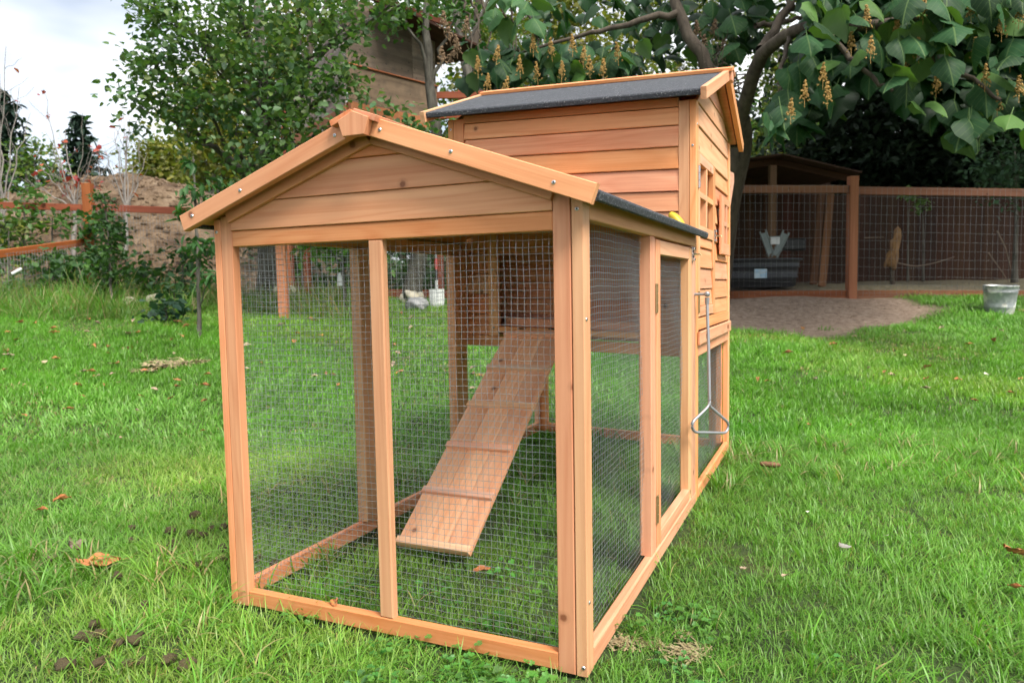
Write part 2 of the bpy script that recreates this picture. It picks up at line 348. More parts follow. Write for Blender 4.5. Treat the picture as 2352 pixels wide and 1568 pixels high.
# --- wire mesh panels
def wire_panel(O, U, V, lu, lv, cell=.0127, r=.0004, bulge=.002, seed=1, parent=coop):
    rg = np.random.default_rng(seed); O, U, V = [np.array(q, float) for q in (O, U, V)]; N = np.cross(U, V); g = Geo()
    nu, nv = int(lu/cell), int(lv/cell); ph = rg.uniform(0, 6, 4)
    def disp(u, v): return bulge*(np.sin(u*9+ph[0])*np.sin(v*7+ph[1])+.5*np.sin(u*23+ph[2]+v*5)*np.sin(v*17+ph[3]))
    wv = lambda t, k: .0009*np.sin(t*31+k*1.7)+.0006*np.sin(t*77+k*.9)
    for i in range(nu+1):
        t = np.linspace(0, lv, 22); u = min(lu, (i+.3)*cell)+rg.normal(0, .0004)+wv(t, ph[0])+.0011*np.sin(t*6+ph[1])
        g.tube(O+np.outer(u, U)+np.outer(t, V)+np.outer(disp(u, t), N), r, 4)
    for j in range(nv+1):
        t = np.linspace(0, lu, 22); v = min(lv, (j+.4)*cell)+rg.normal(0, .0004)+wv(t, ph[2])+.0011*np.sin(t*7+ph[3])
        g.tube(O+np.outer(t, U)+np.outer(v, V)+np.outer(disp(t, v)+2*r, N), r, 4)
    return tag(obj('wire_mesh', g.mesh('wire_mesh', M_WIRE, True), None, parent), kind='stuff')
wire_panel((-.004, .0235, .018), (1, 0, 0), (0, 0, 1), .735, .760, bulge=.002, seed=3)
wire_panel((.7555, .032, .022), (0, 1, 0), (0, 0, 1), .476, .775, bulge=.005, seed=4)
wire_panel((.7565, .59, .06), (0, 1, 0), (0, 0, 1), .398, .695, bulge=.004, seed=5, parent=door)
wire_panel((-.029, .032, .022), (0, 1, 0), (0, 0, 1), .99, .775, bulge=.002, seed=6)
# --- ramp
ramp_ = prism('ramp', (0, 0, 0), (1, 0, 0), (0, 1, 0), [(0, 0), (.001, 0), (.001, .001)], 0, .001, M_WOOD, coop, 0) if False else None
rb, rt = np.array([.250, .372, .020]), np.array([.266, 1.058, .528]); rd = rt-rb; rl = np.linalg.norm(rd); rd /= rl
rs = np.array([1, -.05, 0]); rs = rs-rd*rs.dot(rd); rs /= np.linalg.norm(rs); rn = np.cross(rs, rd)
ramp_root = None
for k, (w, cc) in enumerate(((.072, (1.18, 1.42, 1.6)), (.071, (1.22, 1.6, 1.9)), (.072, (1.2, 1.46, 1.66)))):
    q = rs*((k-1)*.0724)
    o = board('ramp' if k == 0 else 'ramp_plank', rb+q, rt+q, rs, w, .011, M_WOOD, coop if ramp_root is None else ramp_root, .0008, cc)
    if ramp_root is None: ramp_root = o; o['label'] = 'sloping wooden ramp with cleats'
for k in range(6):
    q = rb+rd*(.008+k*(rl-.03)/5)+rn*.0105
    board('cleat', q-rs*.108, q+rs*(.108 if k != 2 else .100), rd, .019, .012, M_WOOD, ramp_root, .001, (1.2, 1.44, 1.6))
for xx in (-.055, .055): cbox('hinge', (.266+xx-.012, .266+xx+.012), (1.05, 1.075), (.5365, .5395), ramp_root, m=M_BLACK)
# --- house: corner frames
hb = lambda n, x, y, z, col=None, **k: cbox(n, x, y, z, k.pop('parent', coop), col, sh=HS, **k)
hb('corner_post', (.7595, W), (D1, 1.147), (-.012, 1.236), (1.06, 1.08, 1.06)); hb('corner_post', (.726, .7588), (D1+.0008, 1.127), (.447, 1.236), (1.0, 1.0, .96))
hb('corner_post', (-.078, -.0573), (D1, 1.147), (-.012, 1.236), (.95, .95, .9)); hb('corner_post', (-.0568, -.018), (D1+.0008, 1.127), (.447, 1.236), (.98, .96, .92))
hb('corner_post', (.7585, W), (1.868, D2), (-.012, 1.236), (1.08, 1.12, 1.12)); hb('corner_post', (-.078, -.0573), (1.868, D2), (-.012, 1.236))
hb('corner_post', (.735, .757), (1.835, 1.868), (.027, .452), (1, 1, 1)); hb('corner_post', (.70, .7345), (1.886, D2), (-.012, .45)); hb('corner_post', (-.057, -.02), (1.886, D2), (-.012, .45))
hb('top_rail', (-.0175, .7255), (D1+.001, 1.121), (1.2195, 1.246), (.9, .88, .8))
def lap(x0, x1, z0, z1, y=D1+.0065, col=None, parent=coop, n='wall_board'):
    a = HS((x0, y, z0)); b = HS((x1, y, z0)); U = b-a
    prism(n, a, U, (0, .10, 1), [(0, .0004), (x1-x0, .0004), (x1-x0, z1-z0-.0014), (0, z1-z0-.0014)], -.003, .006, M_WOOD, parent, .0016, col)
Z = [1.219, 1.164, 1.099, 1.031, .963, .900, .836]
cols = [(1.0, 1.06, 1.0), (1.03, 1.0, .97), (1.0, .93, .9), (1.02, 1.0, .98), (1.0, .98, .95), (1, .95, .95)]
for k in range(6): lap(-.0178, .7258, Z[k+1], Z[k], col=cols[k])
Z2 = [.836, .77, .70, .63, .56, .485]
for k in range(5):
    lap(-.0178, .068, Z2[k+1], Z2[k], col=(.95, .93, .85)); lap(.642, .7258, Z2[k+1], Z2[k], col=(.9, .88, .8))
lap(.1045, .6055, .77, .836, col=(.85, .8, .7))
hb('door_stile', (.0685, .104), (D1-.004, 1.125), (.485, .8355), (.98, .98, .88)); hb('door_stile', (.606, .6415), (D1-.004, 1.125), (.485, .8355), (.9, .88, .8))
hb('bottom_rail', (-.0178, .7258), (D1+.0005, 1.124), (.4485, .4845), (.92, .88, .85))
hb('floor', (-.055, .757), (1.13, 1.885), (.487, .499), (.8, .8, .75)); hb('sill', (.106, .604), (D1-.008, 1.16), (.4992, .519), (.95, .9, .85))
zz = np.linspace(.4485, 1.236, 13)
for k in range(12):
    hb('wall_board', (-.0565, .757), (1.892, 1.904), (zz[k]+.0005, zz[k+1]-.0005), (.95, .95, .95))
    hb('wall_board', (-.0755, -.064), (1.1475, 1.8675), (zz[k]+.0005, zz[k+1]-.0005), (.95, .95, .95))
for k in range(6):
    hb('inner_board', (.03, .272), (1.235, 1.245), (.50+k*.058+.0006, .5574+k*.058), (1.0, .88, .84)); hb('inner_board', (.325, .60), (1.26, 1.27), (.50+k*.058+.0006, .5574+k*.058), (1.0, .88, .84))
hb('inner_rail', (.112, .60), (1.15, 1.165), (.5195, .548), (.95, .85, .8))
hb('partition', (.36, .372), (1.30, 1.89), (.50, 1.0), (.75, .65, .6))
# --- house: right wall
X0, X1 = .7605, .7795
def rw(n, y, z, col=None, x=(X0, X1), parent=coop, **k): return hb(n, x, y, z, col, parent=parent, **k)
wd_ = rw('window_door', (1.151, 1.1855), (.572, 1.0875), (1.1, 1.14, 1.14)); wd_['label'] = 'hinged door with four pane window on house side'
wp = lambda n, y, z, col=(1.08, 1.12, 1.12), x=(X0, X1+.0004): rw(n, y, z, col, x, wd_)
wp('door_stile', (1.460, 1.503), (.572, 1.0875)); wp('door_rail', (1.186, 1.4595), (1.0555, 1.087)); wp('door_rail', (1.186, 1.4595), (.828, .862)); wp('door_rail', (1.186, 1.4595), (.573, .605))
wp('muntin', (1.312, 1.333), (.8625, 1.055), x=(.752, X1-.0006)); wp('muntin', (1.1865, 1.3115), (.949, .969), x=(.756, X1-.0003)); wp('muntin', (1.3335, 1.459), (.949, .969), x=(.756, X1-.0003))
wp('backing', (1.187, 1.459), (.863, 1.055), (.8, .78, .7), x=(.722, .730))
for q, (y0, y1) in enumerate(((1.1865, 1.190), (1.4555, 1.459))): wp('reveal', (y0, y1), (.863, 1.055), (.9, .85, .78), x=(.7305, .756))
def rlap(y0, y1, z0, z1, col=(1.08, 1.12, 1.1), parent=coop, x=.774, n='wall_board'):
    prism(n, (x, y0, z0), (0, 1, 0), (-.10, 0, 1), [(0, .0006), (y1-y0, .0006), (y1-y0, z1-z0-.0016), (0, z1-z0-.0016)], -.006, .003, M_WOOD, parent, .0016, col)
for z0, z1 in ((.795, .828), (.729, .795), (.661, .729), (.6055, .661)): rlap(1.186, 1.4595, z0, z1, parent=wd_, n='door_board')
for z0, z1 in ((1.027, 1.087), (.960, 1.027), (.893, .960), (.826, .893), (.760, .826), (.693, .760), (.624, .693), (.568, .624)): rlap(1.5045, 1.8675, z0, z1)
zr_ = lambda y: 1.394-.36*abs(y-1.5)
for z0, z1 in ((1.0885, 1.172), (1.172, 1.241), (1.241, 1.305), (1.305, 1.39)):
    yl = max(1.1475, 1.5-(1.394-z0)/.36); yh = min(1.8675, 1.5+(1.394-z0)/.36); pl = [(yl, z0+.0006), (yh, z0+.0006)]
    if z1 > 1.26:
        if z1 < 1.389: pl += [(1.5+(1.394-z1)/.36, z1), (1.5-(1.394-z1)/.36, z1)]
        else: pl += [(1.5, 1.392)]
    else: pl += [(1.8675, z1-.0016), (1.1475, z1-.0016)]
    for xx, nm in ((.774, 1), (-.066, 0)):
        zo = 0 if nm else TILT*.846
        prism('gable_board', (xx, 1.5, z0+zo), (0, 1, 0), (-.06 if nm else .06, 0, 1), [(y-1.5, z-z0) for y, z in pl], -.006, .003, M_WOOD, coop, .0014, (1.07, 1.1, 1.08))
ww = rw('decor_window', (1.574, 1.6435), (.786, 1.0), (1.04, 1.0, 1.0), x=(.7835, .7935)); ww['label'] = 'small mock window frame fixed on house side'
for n, y, z in (('frame', (1.788, 1.812), (.786, 1.0)), ('frame', (1.644, 1.7875), (.972, 1.0)), ('frame', (1.644, 1.7875), (.786, .829)), ('muntin', (1.707, 1.725), (.8295, .9715)), ('muntin', (1.644, 1.7065), (.892, .909)), ('muntin', (1.7255, 1.7875), (.892, .909))):
    rw(n, y, z, (1.06, 1.08, 1.08), (.7838, .7932), ww)
rw('rail', (1.1475, 1.8675), (.5305, .5675), (1.06, 1.06, 1.05)); rw('rail', (1.1475, 1.8675), (.4485, .4845), (1.08, 1.12, 1.1)); rw('bottom_rail', (1.1475, 1.8675), (-.012, .028), (1.08, 1.14, 1.16), ch=.004)
tray = rw('tray_front', (1.125, 1.862), (.4865, .5285), (1.06, 1.06, 1.04), x=(.781, .792), ch=.003); tray['label'] = 'pull out cleaning tray front with two finger holes'
for y in (1.245, 1.765): rw('hole_shade_plate', (y-.018, y+.018), (.502, .516), (.35, .25, .2), x=(.7915, .7926), parent=tray)  # dark wood plates stand in for the shade inside the holes
wire_panel((.755, 1.145, .025), (0, 1, 0), (0, 0, 1), .69, .43, bulge=.003, seed=8); wire_panel((-.055, 1.145, .025), (0, 1, 0), (0, 0, 1), .72, .43, seed=9); wire_panel((-.02, 1.884, .025), (1, 0, 0), (0, 0, 1), .72, .43, seed=10)
hb('bottom_rail', (-.0568, .757), (1.8865, 1.9055), (-.012, .027)); hb('bottom_rail', (-.078, -.0575), (1.1475, 1.8675), (-.012, .027))
prism('bracket', (.765, 0, 0), (0, 1, 0), (0, 0, 1), [(1.907, .955), (1.925, .955), (2.085, 1.108), (2.088, 1.135), (2.07, 1.147), (1.907, 1.135)], -.009, .009, M_WOOD, coop, .002, (1.15, 1.25, 1.3))
# --- house roof
PIV = Vector((W, 0, 1.25)); RTL = Matrix.Translation(PIV) @ Matrix.Rotation(TILT, 4, 'Y') @ Matrix.Translation(-PIV)
RY, RZ = 1.50, 1.418; ang2 = math.atan(.36); c3, s3 = math.cos(ang2), math.sin(ang2)
for s in (-1, 1):
    U = (0, c3*s, -s3); Vn = (0, s3*s, c3); Fm = frame((0, RY, RZ), U, Vn); nx = Vector(U).cross(Vector(Vn)).x
    r = (-.122, .806) if nx > 0 else (-.806, .122)
    obj('roof_felt', prism_mesh('roof_felt', roof_profile(.500), *r, M_FELT), RTL @ Fm, coop)
    for x0, nm, cl in ((.8065, 'verge_board', (1.07, 1.12, 1.1)), (-.1405, 'verge_board', (1.05, 1.1, 1.08))):
        p0 = np.array([x0+.009, RY, RZ+.004])-np.array(Vn)*.017; p1 = p0+np.array(U)*.512
        o = board(nm, p0+np.array(U)*.0005, p1, Vn, .036, .018, M_WOOD, coop, .0014, cl, m0=math.tan(ang2), m1=0)
        M = RTL @ WM[o.name]; WM[o.name] = M; o.matrix_local = WM[coop.name].inverted() @ M
    e0 = np.array([0, RY, RZ])+np.array(U)*.245-np.array(Vn)*.0135
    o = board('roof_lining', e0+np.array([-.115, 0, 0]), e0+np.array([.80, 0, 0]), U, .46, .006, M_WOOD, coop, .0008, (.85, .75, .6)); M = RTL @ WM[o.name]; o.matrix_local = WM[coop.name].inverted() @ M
    q = np.array([0, RY, RZ+.0005])+np.array(U)*.022+np.array(Vn)*.0065
    o = board('ridge_board', q+np.array([-.128, 0, 0]), q+np.array([.836, 0, 0]), U, .044, .012, M_WOOD, coop, .001, (1.08, 1.1, 1.1)); M = RTL @ WM[o.name]; o.matrix_local = WM[coop.name].inverted() @ M
prism('ridge_block', (.826, RY, RZ-.040), (0, 0, 1), (0, 1, 0), [(0, -.022), (0, .022), (.030, .030), (.042, 0), (.030, -.030)], -.012, .0, M_WOOD, coop, .0012, (1.08, 1.1, 1.1))
# --- screws, hinges, latches
sv, sf = lathe([(.0001, .0014), (.0018, .0014), (.0030, .0009), (.0037, 0)], 12)
def screw_mesh():
    V = list(map(tuple, sv)); F = [list(f) for f in sf]; mi = [0]*len(F)
    for w, h in ((.0022, .0006), (.0006, .0022)):
        n = len(V); V += [(-w, -h, .0016), (w, -h, .0016), (w, h, .0016), (-w, h, .0016)]; F.append([n, n+1, n+2, n+3]); mi.append(1)
    return mesh('screw', V, F, [M_SCREW, M_BLACK], mi)
SCR = screw_mesh()
def screw(p, n):
    n = Vector(n).normalized(); r = Vector((.3, .2, 1)) if abs(n.z) < .8 else Vector((1, 0, 0)); u = r.cross(n).normalized(); v = n.cross(u)
    M = Matrix(((u.x, v.x, n.x, p[0]), (u.y, v.y, n.y, p[1]), (u.z, v.z, n.z, p[2]), (0, 0, 0, 1))); obj('screw', SCR, M, coop)
for x, z in ((-.062, .838), (.072, .881), (.310, .966), (.410, .966), (.555, .914), (.745, .847)): screw((x, -.0455, z), (0, -1, 0))
for p in ((-.043, .0003, .806), (.769, .0003, .807), (.772, .0003, .004), (.769, 1.1065, 1.10), (-.067, 1.1065, 1.232)): screw(p, (0, -1, 0))
for p in ((.7805, .012, .62), (.7805, .012, .12), (.7805, 1.12, 1.165)): screw(p, (1, 0, 0))
for k, z in enumerate((.54, .60, .67, .74)): screw((.087, D1-.0045, z), (0, -1, 0))
def hinge(y, z, x=.781, h=.035, m=M_BRASS):
    hg = box('hinge', (x-.0008, x+.0012), (y-.010, y+.010), (z-h, z+h), m, coop, .0003)
    for q in (-.66, 0, .66): box('knuckle', (x+.0008, x+.0042), (y-.002, y+.002), (z+q*h-.3*h, z+q*h+.3*h), m, hg, .0006)
hinge(.5515, .645); hinge(.5515, .13); hinge(1.149, .62); hinge(1.149, 1.01, x=.7815, m=M_CHROME)
def latch(y, z, x=.7815):
    l = box('latch', (x-.001, x+.0015), (y-.026, y+.004), (z-.021, z+.021), M_CHROME, coop, .0005)
    for zz_ in (-.016, 0, .016): box('latch_loop', (x+.001, x+.007), (y-.022, y-.003), (z+zz_-.004, z+zz_+.004), M_CHROME, l, .0015)
    g = Geo(); g.tube([(x+.006, y-.03, z), (x+.006, y+.022, z)], .0032, 8); obj('bolt', g.mesh('bolt', M_CHROME, True), None, l)
    g = Geo(); g.tube([(x+.006, y+.018, z), (x+.016, y+.018, z+.001), (x+.019, y+.018, z-.003)], .0025, 8); obj('bolt_knob', g.mesh('bolt_knob', M_BRASS, True), None, l)
latch(1.052, .767); latch(1.497, .847)
# --- hanging pull rod with triangular grip
g = Geo(); g.tube([(.775, 1.079, .646), (.80, 1.079, .646), (.818, 1.079, .646)], .0046, 10)
rod = obj('pull_rod', g.mesh('pull_rod', M_STEEL, True), None, coop); rod['label'] = 'grey metal pull rod with triangular grip'
V_, F_ = lathe([(.0001, .009), (.0075, .009), (.0085, .006), (.0085, -.006), (.0075, -.009), (.0001, -.009)], 14)
obj('pivot', mesh('pivot', V_, F_, M_STEEL, smooth=False), frame((.818, 1.073, .646), (1, 0, 0), (0, 0, 1)), rod)
def ray(sx, sy): v = FW+(sx/1.7415-1176)/FPX*RT+(784-sy/1.7415)/FPX*UP; return v
def onx(sx, sy, x): v = ray(sx, sy); return CAM+v*(x-CAM[0])/v[0]
Lp = onx(2764, 1690, .792); Dp = (Lp-CAM).dot(FW); Rp = None
dd = RT*.78+FW*.6; dd[2] = 0; dd /= np.linalg.norm(dd)
vR = ray(2917, 1690)
A_ = np.stack([vR, -dd], 1); sol = np.linalg.lstsq(A_, Lp-CAM, rcond=None)[0]; Rp = CAM+vR*sol[0]
mid = (Lp+Rp)/2; top = np.array([.818, 1.075, .636]); knee = np.array([mid[0]-.003, mid[1], mid[2]+.052])
g = Geo(); g.tube([top, top+[0, 0, -.02]], [.0075, .0065], 10); g.tube(np.array([top+[0, 0, -.015], (top+knee)/2+[.001, 0, 0], knee]), .0047, 10); obj('shaft', g.mesh('shaft', M_STEEL, True), None, rod)
def rounded(pts, r, n=6):
    out = []
    for i in range(1, len(pts)-1):
        p, a, b = np.array(pts[i]), np.array(pts[i-1]), np.array(pts[i+1]); u = (a-p)/np.linalg.norm(a-p); v = (b-p)/np.linalg.norm(b-p)
        for t in np.linspace(0, 1, n): out.append((1-t)**2*(p+u*r)+2*t*(1-t)*p+t*t*(p+v*r))
    return [np.array(pts[0])]+out+[np.array(pts[-1])]
lo = np.array([0, 0, -.030])
g = Geo(); g.tube(rounded([knee+[0, 0, .01], knee, Lp+[0, 0, .004]+lo*.2, Lp+dd*.012+lo, Rp-dd*.012+lo, Rp+[0, 0, .004]+lo*.2, knee-[0, 0, .002]], .018), .0044, 10)
obj('grip', g.mesh('grip', M_STEEL, True), None, rod)
# --- yellow thing on the run roof
V_, F_ = lathe([(.0001, .062), (.007, .060), (.012, .054), (.0165, .040), (.019, .020), (.0205, 0), (.019, -.004), (.0001, -.004)], 16)
V_ = V_+.0016*np.sin(V_[:, [1, 2, 0]]*260); V_[:, 0] += V_[:, 2]**2*-4
M_YEL = plain('yellow_rubber', (.62, .42, .03), .45, 0, .25, 30)
yo = obj('yellow_scrap', mesh('yellow_scrap', V_, F_, M_YEL, smooth=True), T((.738, 1.066, .852)) @ Matrix.Rotation(-.35, 4, 'Y') @ Matrix.Diagonal((.85, .85, .85, 1)))
tag(yo, 'small crumpled yellow rubber scrap on the black run roof against the house wall', 'scrap')
# ================================================================== ground
def axis(lo, hi, near, h0, gr):
    a = [near]; s = h0
    while a[-1] < hi: a.append(a[-1]+s); s *= gr
    b = [near]; s = h0
    while b[-1] > lo: b.append(b[-1]-s); s *= gr
    return np.array(sorted(set(b+a)))
gd = axis(-6, 420, 3, .12, 1.06); gl = axis(-330, 330, 0, .12, 1.06)
DD, LL = np.meshgrid(gd, gl, indexing='ij'); GX = CAM[0]+DD*FH[0]+LL*RH[0]; GY = CAM[1]+DD*FH[1]+LL*RH[1]
GV = np.stack([GX, GY, ground_z(GX, GY)], -1).reshape(-1, 3); nI, nJ = DD.shape
ii = np.arange(nI-1)[:, None]*nJ+np.arange(nJ-1)[None]; GF = np.stack([ii, ii+nJ, ii+nJ+1, ii+1], -1).reshape(-1, 4)
DIRT_C = on_ground(1830, 722); PATCH = [(on_ground(1880, 702), 1.4, 1.2), (on_ground(1700, 700), 1.25, 1.5)]
def dirt_mask(x, y):
    """1 on the bare soil in front of the right fence, half in the pen behind it, where the colour carries dark litter and shade"""
    d = (x-CAM[0])*FH[0]+(y-CAM[1])*FH[1]; l = (x-CAM[0])*RH[0]+(y-CAM[1])*RH[1]; m = np.zeros_like(np.asarray(x, float))
    wob = .12*np.sin(3.1*x+1)+.1*np.sin(5.7*y+2*x)+.06*np.sin(13*x-7*y)
    for c, rl, rd_ in PATCH:
        cd = (c[0]-CAM[0])*FH[0]+(c[1]-CAM[1])*FH[1]; cl = (c[0]-CAM[0])*RH[0]+(c[1]-CAM[1])*RH[1]
        q = np.sqrt(((l-cl)/rl)**2+((d-cd)/rd_)**2)+wob; m = np.maximum(m, _ss(1.05, .8, q) if False else 1-_ss(.8, 1.05, q))
    pen = .5*_ss(8.35, 8.55, d+.05*wob)*_ss(1.2, 1.5, l); return np.maximum(m, pen)  # weaker mask darkens the pen soil: dark litter plus shade put into the colour
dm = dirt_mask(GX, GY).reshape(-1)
def ground_mat():
    m, t, p, o = mat('lawn_soil'); a = nn(t, 'ShaderNodeVertexColor', layer_name='tint').outputs[0]; co = nn(t, 'ShaderNodeTexCoord').outputs['Object']
    g = ramp(t, noise(t, co, 2.2, 8, .65), [(.35, (.035, .055, .014)), (.55, (.055, .095, .02)), (.72, (.11, .10, .035))])
    s = ramp(t, noise(t, co, 16, 10, .8), [(.34, (.16, .105, .072)), (.5, (.33, .235, .17)), (.64, (.48, .37, .285))])
    t.links.new(mixc(t, g, s, a), p.inputs['Base Color']); p.inputs['Roughness'].default_value = .95; bump(t, noise(t, co, 30, 8, .75), p, 1.0, .03); return m
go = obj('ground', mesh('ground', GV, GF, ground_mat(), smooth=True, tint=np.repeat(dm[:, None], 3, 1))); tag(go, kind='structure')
# ================================================================== grass (scattered with geometry nodes)
def grass_mat():
    m, t, p, o = mat('grass'); a = nn(t, 'ShaderNodeVertexColor', layer_name='tint').outputs[0]
    ins = nn(t, 'ShaderNodeAttribute', attribute_name='hue', attribute_type='INSTANCER')
    c = mixc(t, a, ins.outputs['Color'], 1.0, 'MULTIPLY')
    tr = nn(t, 'ShaderNodeBsdfTranslucent'); ms = nn(t, 'ShaderNodeMixShader'); ms.inputs[0].default_value = .40
    t.links.new(c, p.inputs['Base Color']); p.inputs['Roughness'].default_value = .42; p.inputs['Specular IOR Level'].default_value = .45
    t.links.new(mixc(t, c, (1.1, 1.3, .5), 1.0, 'MULTIPLY'), tr.inputs[0]); t.links.new(p.outputs[0], ms.inputs[1]); t.links.new(tr.outputs[0], ms.inputs[2]); t.links.new(ms.outputs[0], o.inputs[0]); return m
M_GRASS = grass_mat()
SRC = bpy.data.collections.new('scatter_sources')
def blade_clump(name, n, rad, hmin, hmax, wid, lean, seed, dead=.06, segs=4, comb=0.0):
    rg = np.random.default_rng(seed); V = []; F = []; C = []
    for b in range(n):
        r = rad*math.sqrt(rg.random()); a = rg.random()*6.283; x0, y0 = r*math.cos(a), r*math.sin(a)
        h = rg.uniform(hmin, hmax)*(1 if rg.random() < .85 else 1.35); az = rg.random()*6.283 if rg.random() > comb else rg.normal(0, .5)
        d = np.array([math.cos(az), math.sin(az)]); s = np.array([-d[1], d[0]]); w = wid*rg.uniform(.6, 1.25); bend = lean*rg.uniform(.3, 1.6); tw = rg.normal(0, .5)
        isd = rg.random() < dead
        base = np.array([.42, .35, .18]) if isd else np.array([.158, .362, .050])*rg.uniform(.75, 1.3)
        if not isd and rg.random() < .25: base = np.array([.22, .40, .08])
        n0 = len(V); ang = .15+rg.uniform(0, .35); px = 0; pz = 0
        for k in range(segs+1):
            t = k/segs; wk = w*(1-t**2.2)*(.75+.5*t if t < .5 else 1) ; sd = s*math.cos(tw*t)+d*math.sin(tw*t)*.3
            c = np.array([x0+d[0]*px, y0+d[1]*px]); zk = pz-.012
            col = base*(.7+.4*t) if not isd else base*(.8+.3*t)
            if k < segs:
                V += [(c[0]-sd[0]*wk/2, c[1]-sd[1]*wk/2, zk), (c[0]+sd[0]*wk/2, c[1]+sd[1]*wk/2, zk+.12*wk)]; C += [col, col]
            else: V.append((c[0], c[1], zk)); C.append(col)
            px += h/segs*math.sin(ang); pz += h/segs*math.cos(ang); ang += bend/segs*1.6
        for k in range(segs-1): q = n0+2*k; F += [(q, q+1, q+3), (q, q+3, q+2)]
        q = n0+2*(segs-1); F.append((q, q+1, q+2))
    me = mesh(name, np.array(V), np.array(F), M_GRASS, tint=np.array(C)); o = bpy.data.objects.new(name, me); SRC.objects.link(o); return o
def clover_clump(name, n, rad, seed):
    rg = np.random.default_rng(seed); V = []; F = []; C = []
    for b in range(n):
        r = rad*math.sqrt(rg.random()); a = rg.random()*6.283; h = rg.uniform(.02, .05); c = np.array([r*math.cos(a), r*math.sin(a), h-.012]); R = rg.uniform(.0055, .0095)
        tilt = Matrix.Rotation(rg.normal(0, .3), 3, 'X') @ Matrix.Rotation(rg.normal(0, .3), 3, 'Y'); sp = rg.random()*6.28; col = np.array([.105, .26, .055])*rg.uniform(.7, 1.3)
        for k in range(3):
            th = sp+k*2.094; n0 = len(V); pts = [(0, 0, 0)]
            for q in range(7): g = th-.95+1.9*q/6; rr = R*(1.0 if q in (1, 5) else 1.12 if q in (2, 4) else .98 if q == 3 else .75); pts.append((rr*math.cos(g), rr*math.sin(g), .0022 if q in (0, 6) else .0008 if q == 3 else .002))
            for p in pts: w = tilt @ Vector(p); V.append((c[0]+w.x, c[1]+w.y, c[2]+w.z)); C.append(col*1.0)
            for q in range(1, 7): F.append((n0, n0+q, n0+q+1))
        n0 = len(V); V += [(c[0]-.0006, c[1], -.02), (c[0]+.0006, c[1], -.02), (c[0], c[1], c[2])]; C += [col]*3; F.append((n0, n0+1, n0+2))
    me = mesh(name, np.array(V), np.array(F), M_GRASS, tint=np.array(C)); o = bpy.data.objects.new(name, me); SRC.objects.link(o); return o
def scatter(name, label, cat, pts, rot, scl, idx, hue, objs):
    me = bpy.data.meshes.new(name); me.vertices.add(len(pts)); me.vertices.foreach_set('co', np.asarray(pts, np.float32).ravel())
    for nm, ty, dat in (('rot', 'FLOAT_VECTOR', rot), ('hue', 'FLOAT_VECTOR', hue)):
        a = me.attributes.new(nm, ty, 'POINT'); a.data.foreach_set('vector', np.asarray(dat, np.float32).ravel())
    a = me.attributes.new('scl', 'FLOAT', 'POINT'); a.data.foreach_set('value', np.asarray(scl, np.float32)); a = me.attributes.new('idx', 'INT', 'POINT'); a.data.foreach_set('value', np.asarray(idx, np.int32))
    me.materials.append(M_GRASS); o = obj(name, me); tag(o, label, cat, kind='stuff')
    ng = bpy.data.node_groups.new(name+'_nodes', 'GeometryNodeTree'); ng.interface.new_socket('Geometry', in_out='INPUT', socket_type='NodeSocketGeometry'); ng.interface.new_socket('Geometry', in_out='OUTPUT', socket_type='NodeSocketGeometry')
    gi = nn(ng, 'NodeGroupInput'); gout = nn(ng, 'NodeGroupOutput'); ip = nn(ng, 'GeometryNodeInstanceOnPoints'); gti = nn(ng, 'GeometryNodeGeometryToInstance')
    for ob in reversed(objs):
        oi = nn(ng, 'GeometryNodeObjectInfo'); oi.inputs['Object'].default_value = ob; ng.links.new(oi.outputs['Geometry'], gti.inputs[0])
    def na(nm, ty): n = nn(ng, 'GeometryNodeInputNamedAttribute', data_type=ty); n.inputs['Name'].default_value = nm; return n.outputs[0]
    e2r = nn(ng, 'FunctionNodeEulerToRotation'); ng.links.new(na('rot', 'FLOAT_VECTOR'), e2r.inputs[0])
    ng.links.new(gi.outputs[0], ip.inputs['Points']); ng.links.new(gti.outputs[0], ip.inputs['Instance']); ip.inputs['Pick Instance'].default_value = True
    ng.links.new(na('idx', 'INT'), ip.inputs['Instance Index']); ng.links.new(e2r.outputs[0], ip.inputs['Rotation']); ng.links.new(na('scl', 'FLOAT'), ip.inputs['Scale'])
    ng.links.new(ip.outputs[0], gout.inputs[0]); md = o.modifiers.new('scatter', 'NODES'); md.node_group = ng; return o
CL = [blade_clump('blades_a', 26, .040, .022, .050, .0027, .8, 1), blade_clump('blades_b', 24, .042, .028, .060, .0028, 1.2, 2, comb=.5), blade_clump('blades_c', 22, .040, .018, .040, .0030, .6, 3, dead=.12),
      blade_clump('blades_d', 22, .045, .035, .080, .0032, 1.3, 4, comb=.6), blade_clump('blades_e', 12, .03, .07, .15, .0050, 1.1, 5, dead=.06, segs=6), blade_clump('blades_f', 24, .055, .012, .03, .0026, 2.6, 6, dead=.85),
      blade_clump('blades_far', 40, .11, .030, .075, .0058, .9, 7, dead=.09, segs=3), blade_clump('blades_far_dead', 40, .12, .015, .045, .0055, 1.8, 8, dead=.6, segs=3), blade_clump('blades_tall', 40, .16, .15, .42, .0085, .9, 9, dead=.2, segs=5)]
def fbm(x, y, s=1.0, seed=0):
    r = np.random.default_rng(seed); v = 0; amp = 1
    for k in range(5):
        a, b, c = r.uniform(-1, 1, 2)*s*2**k, r.uniform(-1, 1, 2)*s*2**k, r.uniform(0, 6, 2); v = v+amp*np.sin(a[0]*x+a[1]*y+c[0]+1.3*np.sin(b[0]*x+b[1]*y+c[1])); amp *= .6
    return v/2.2
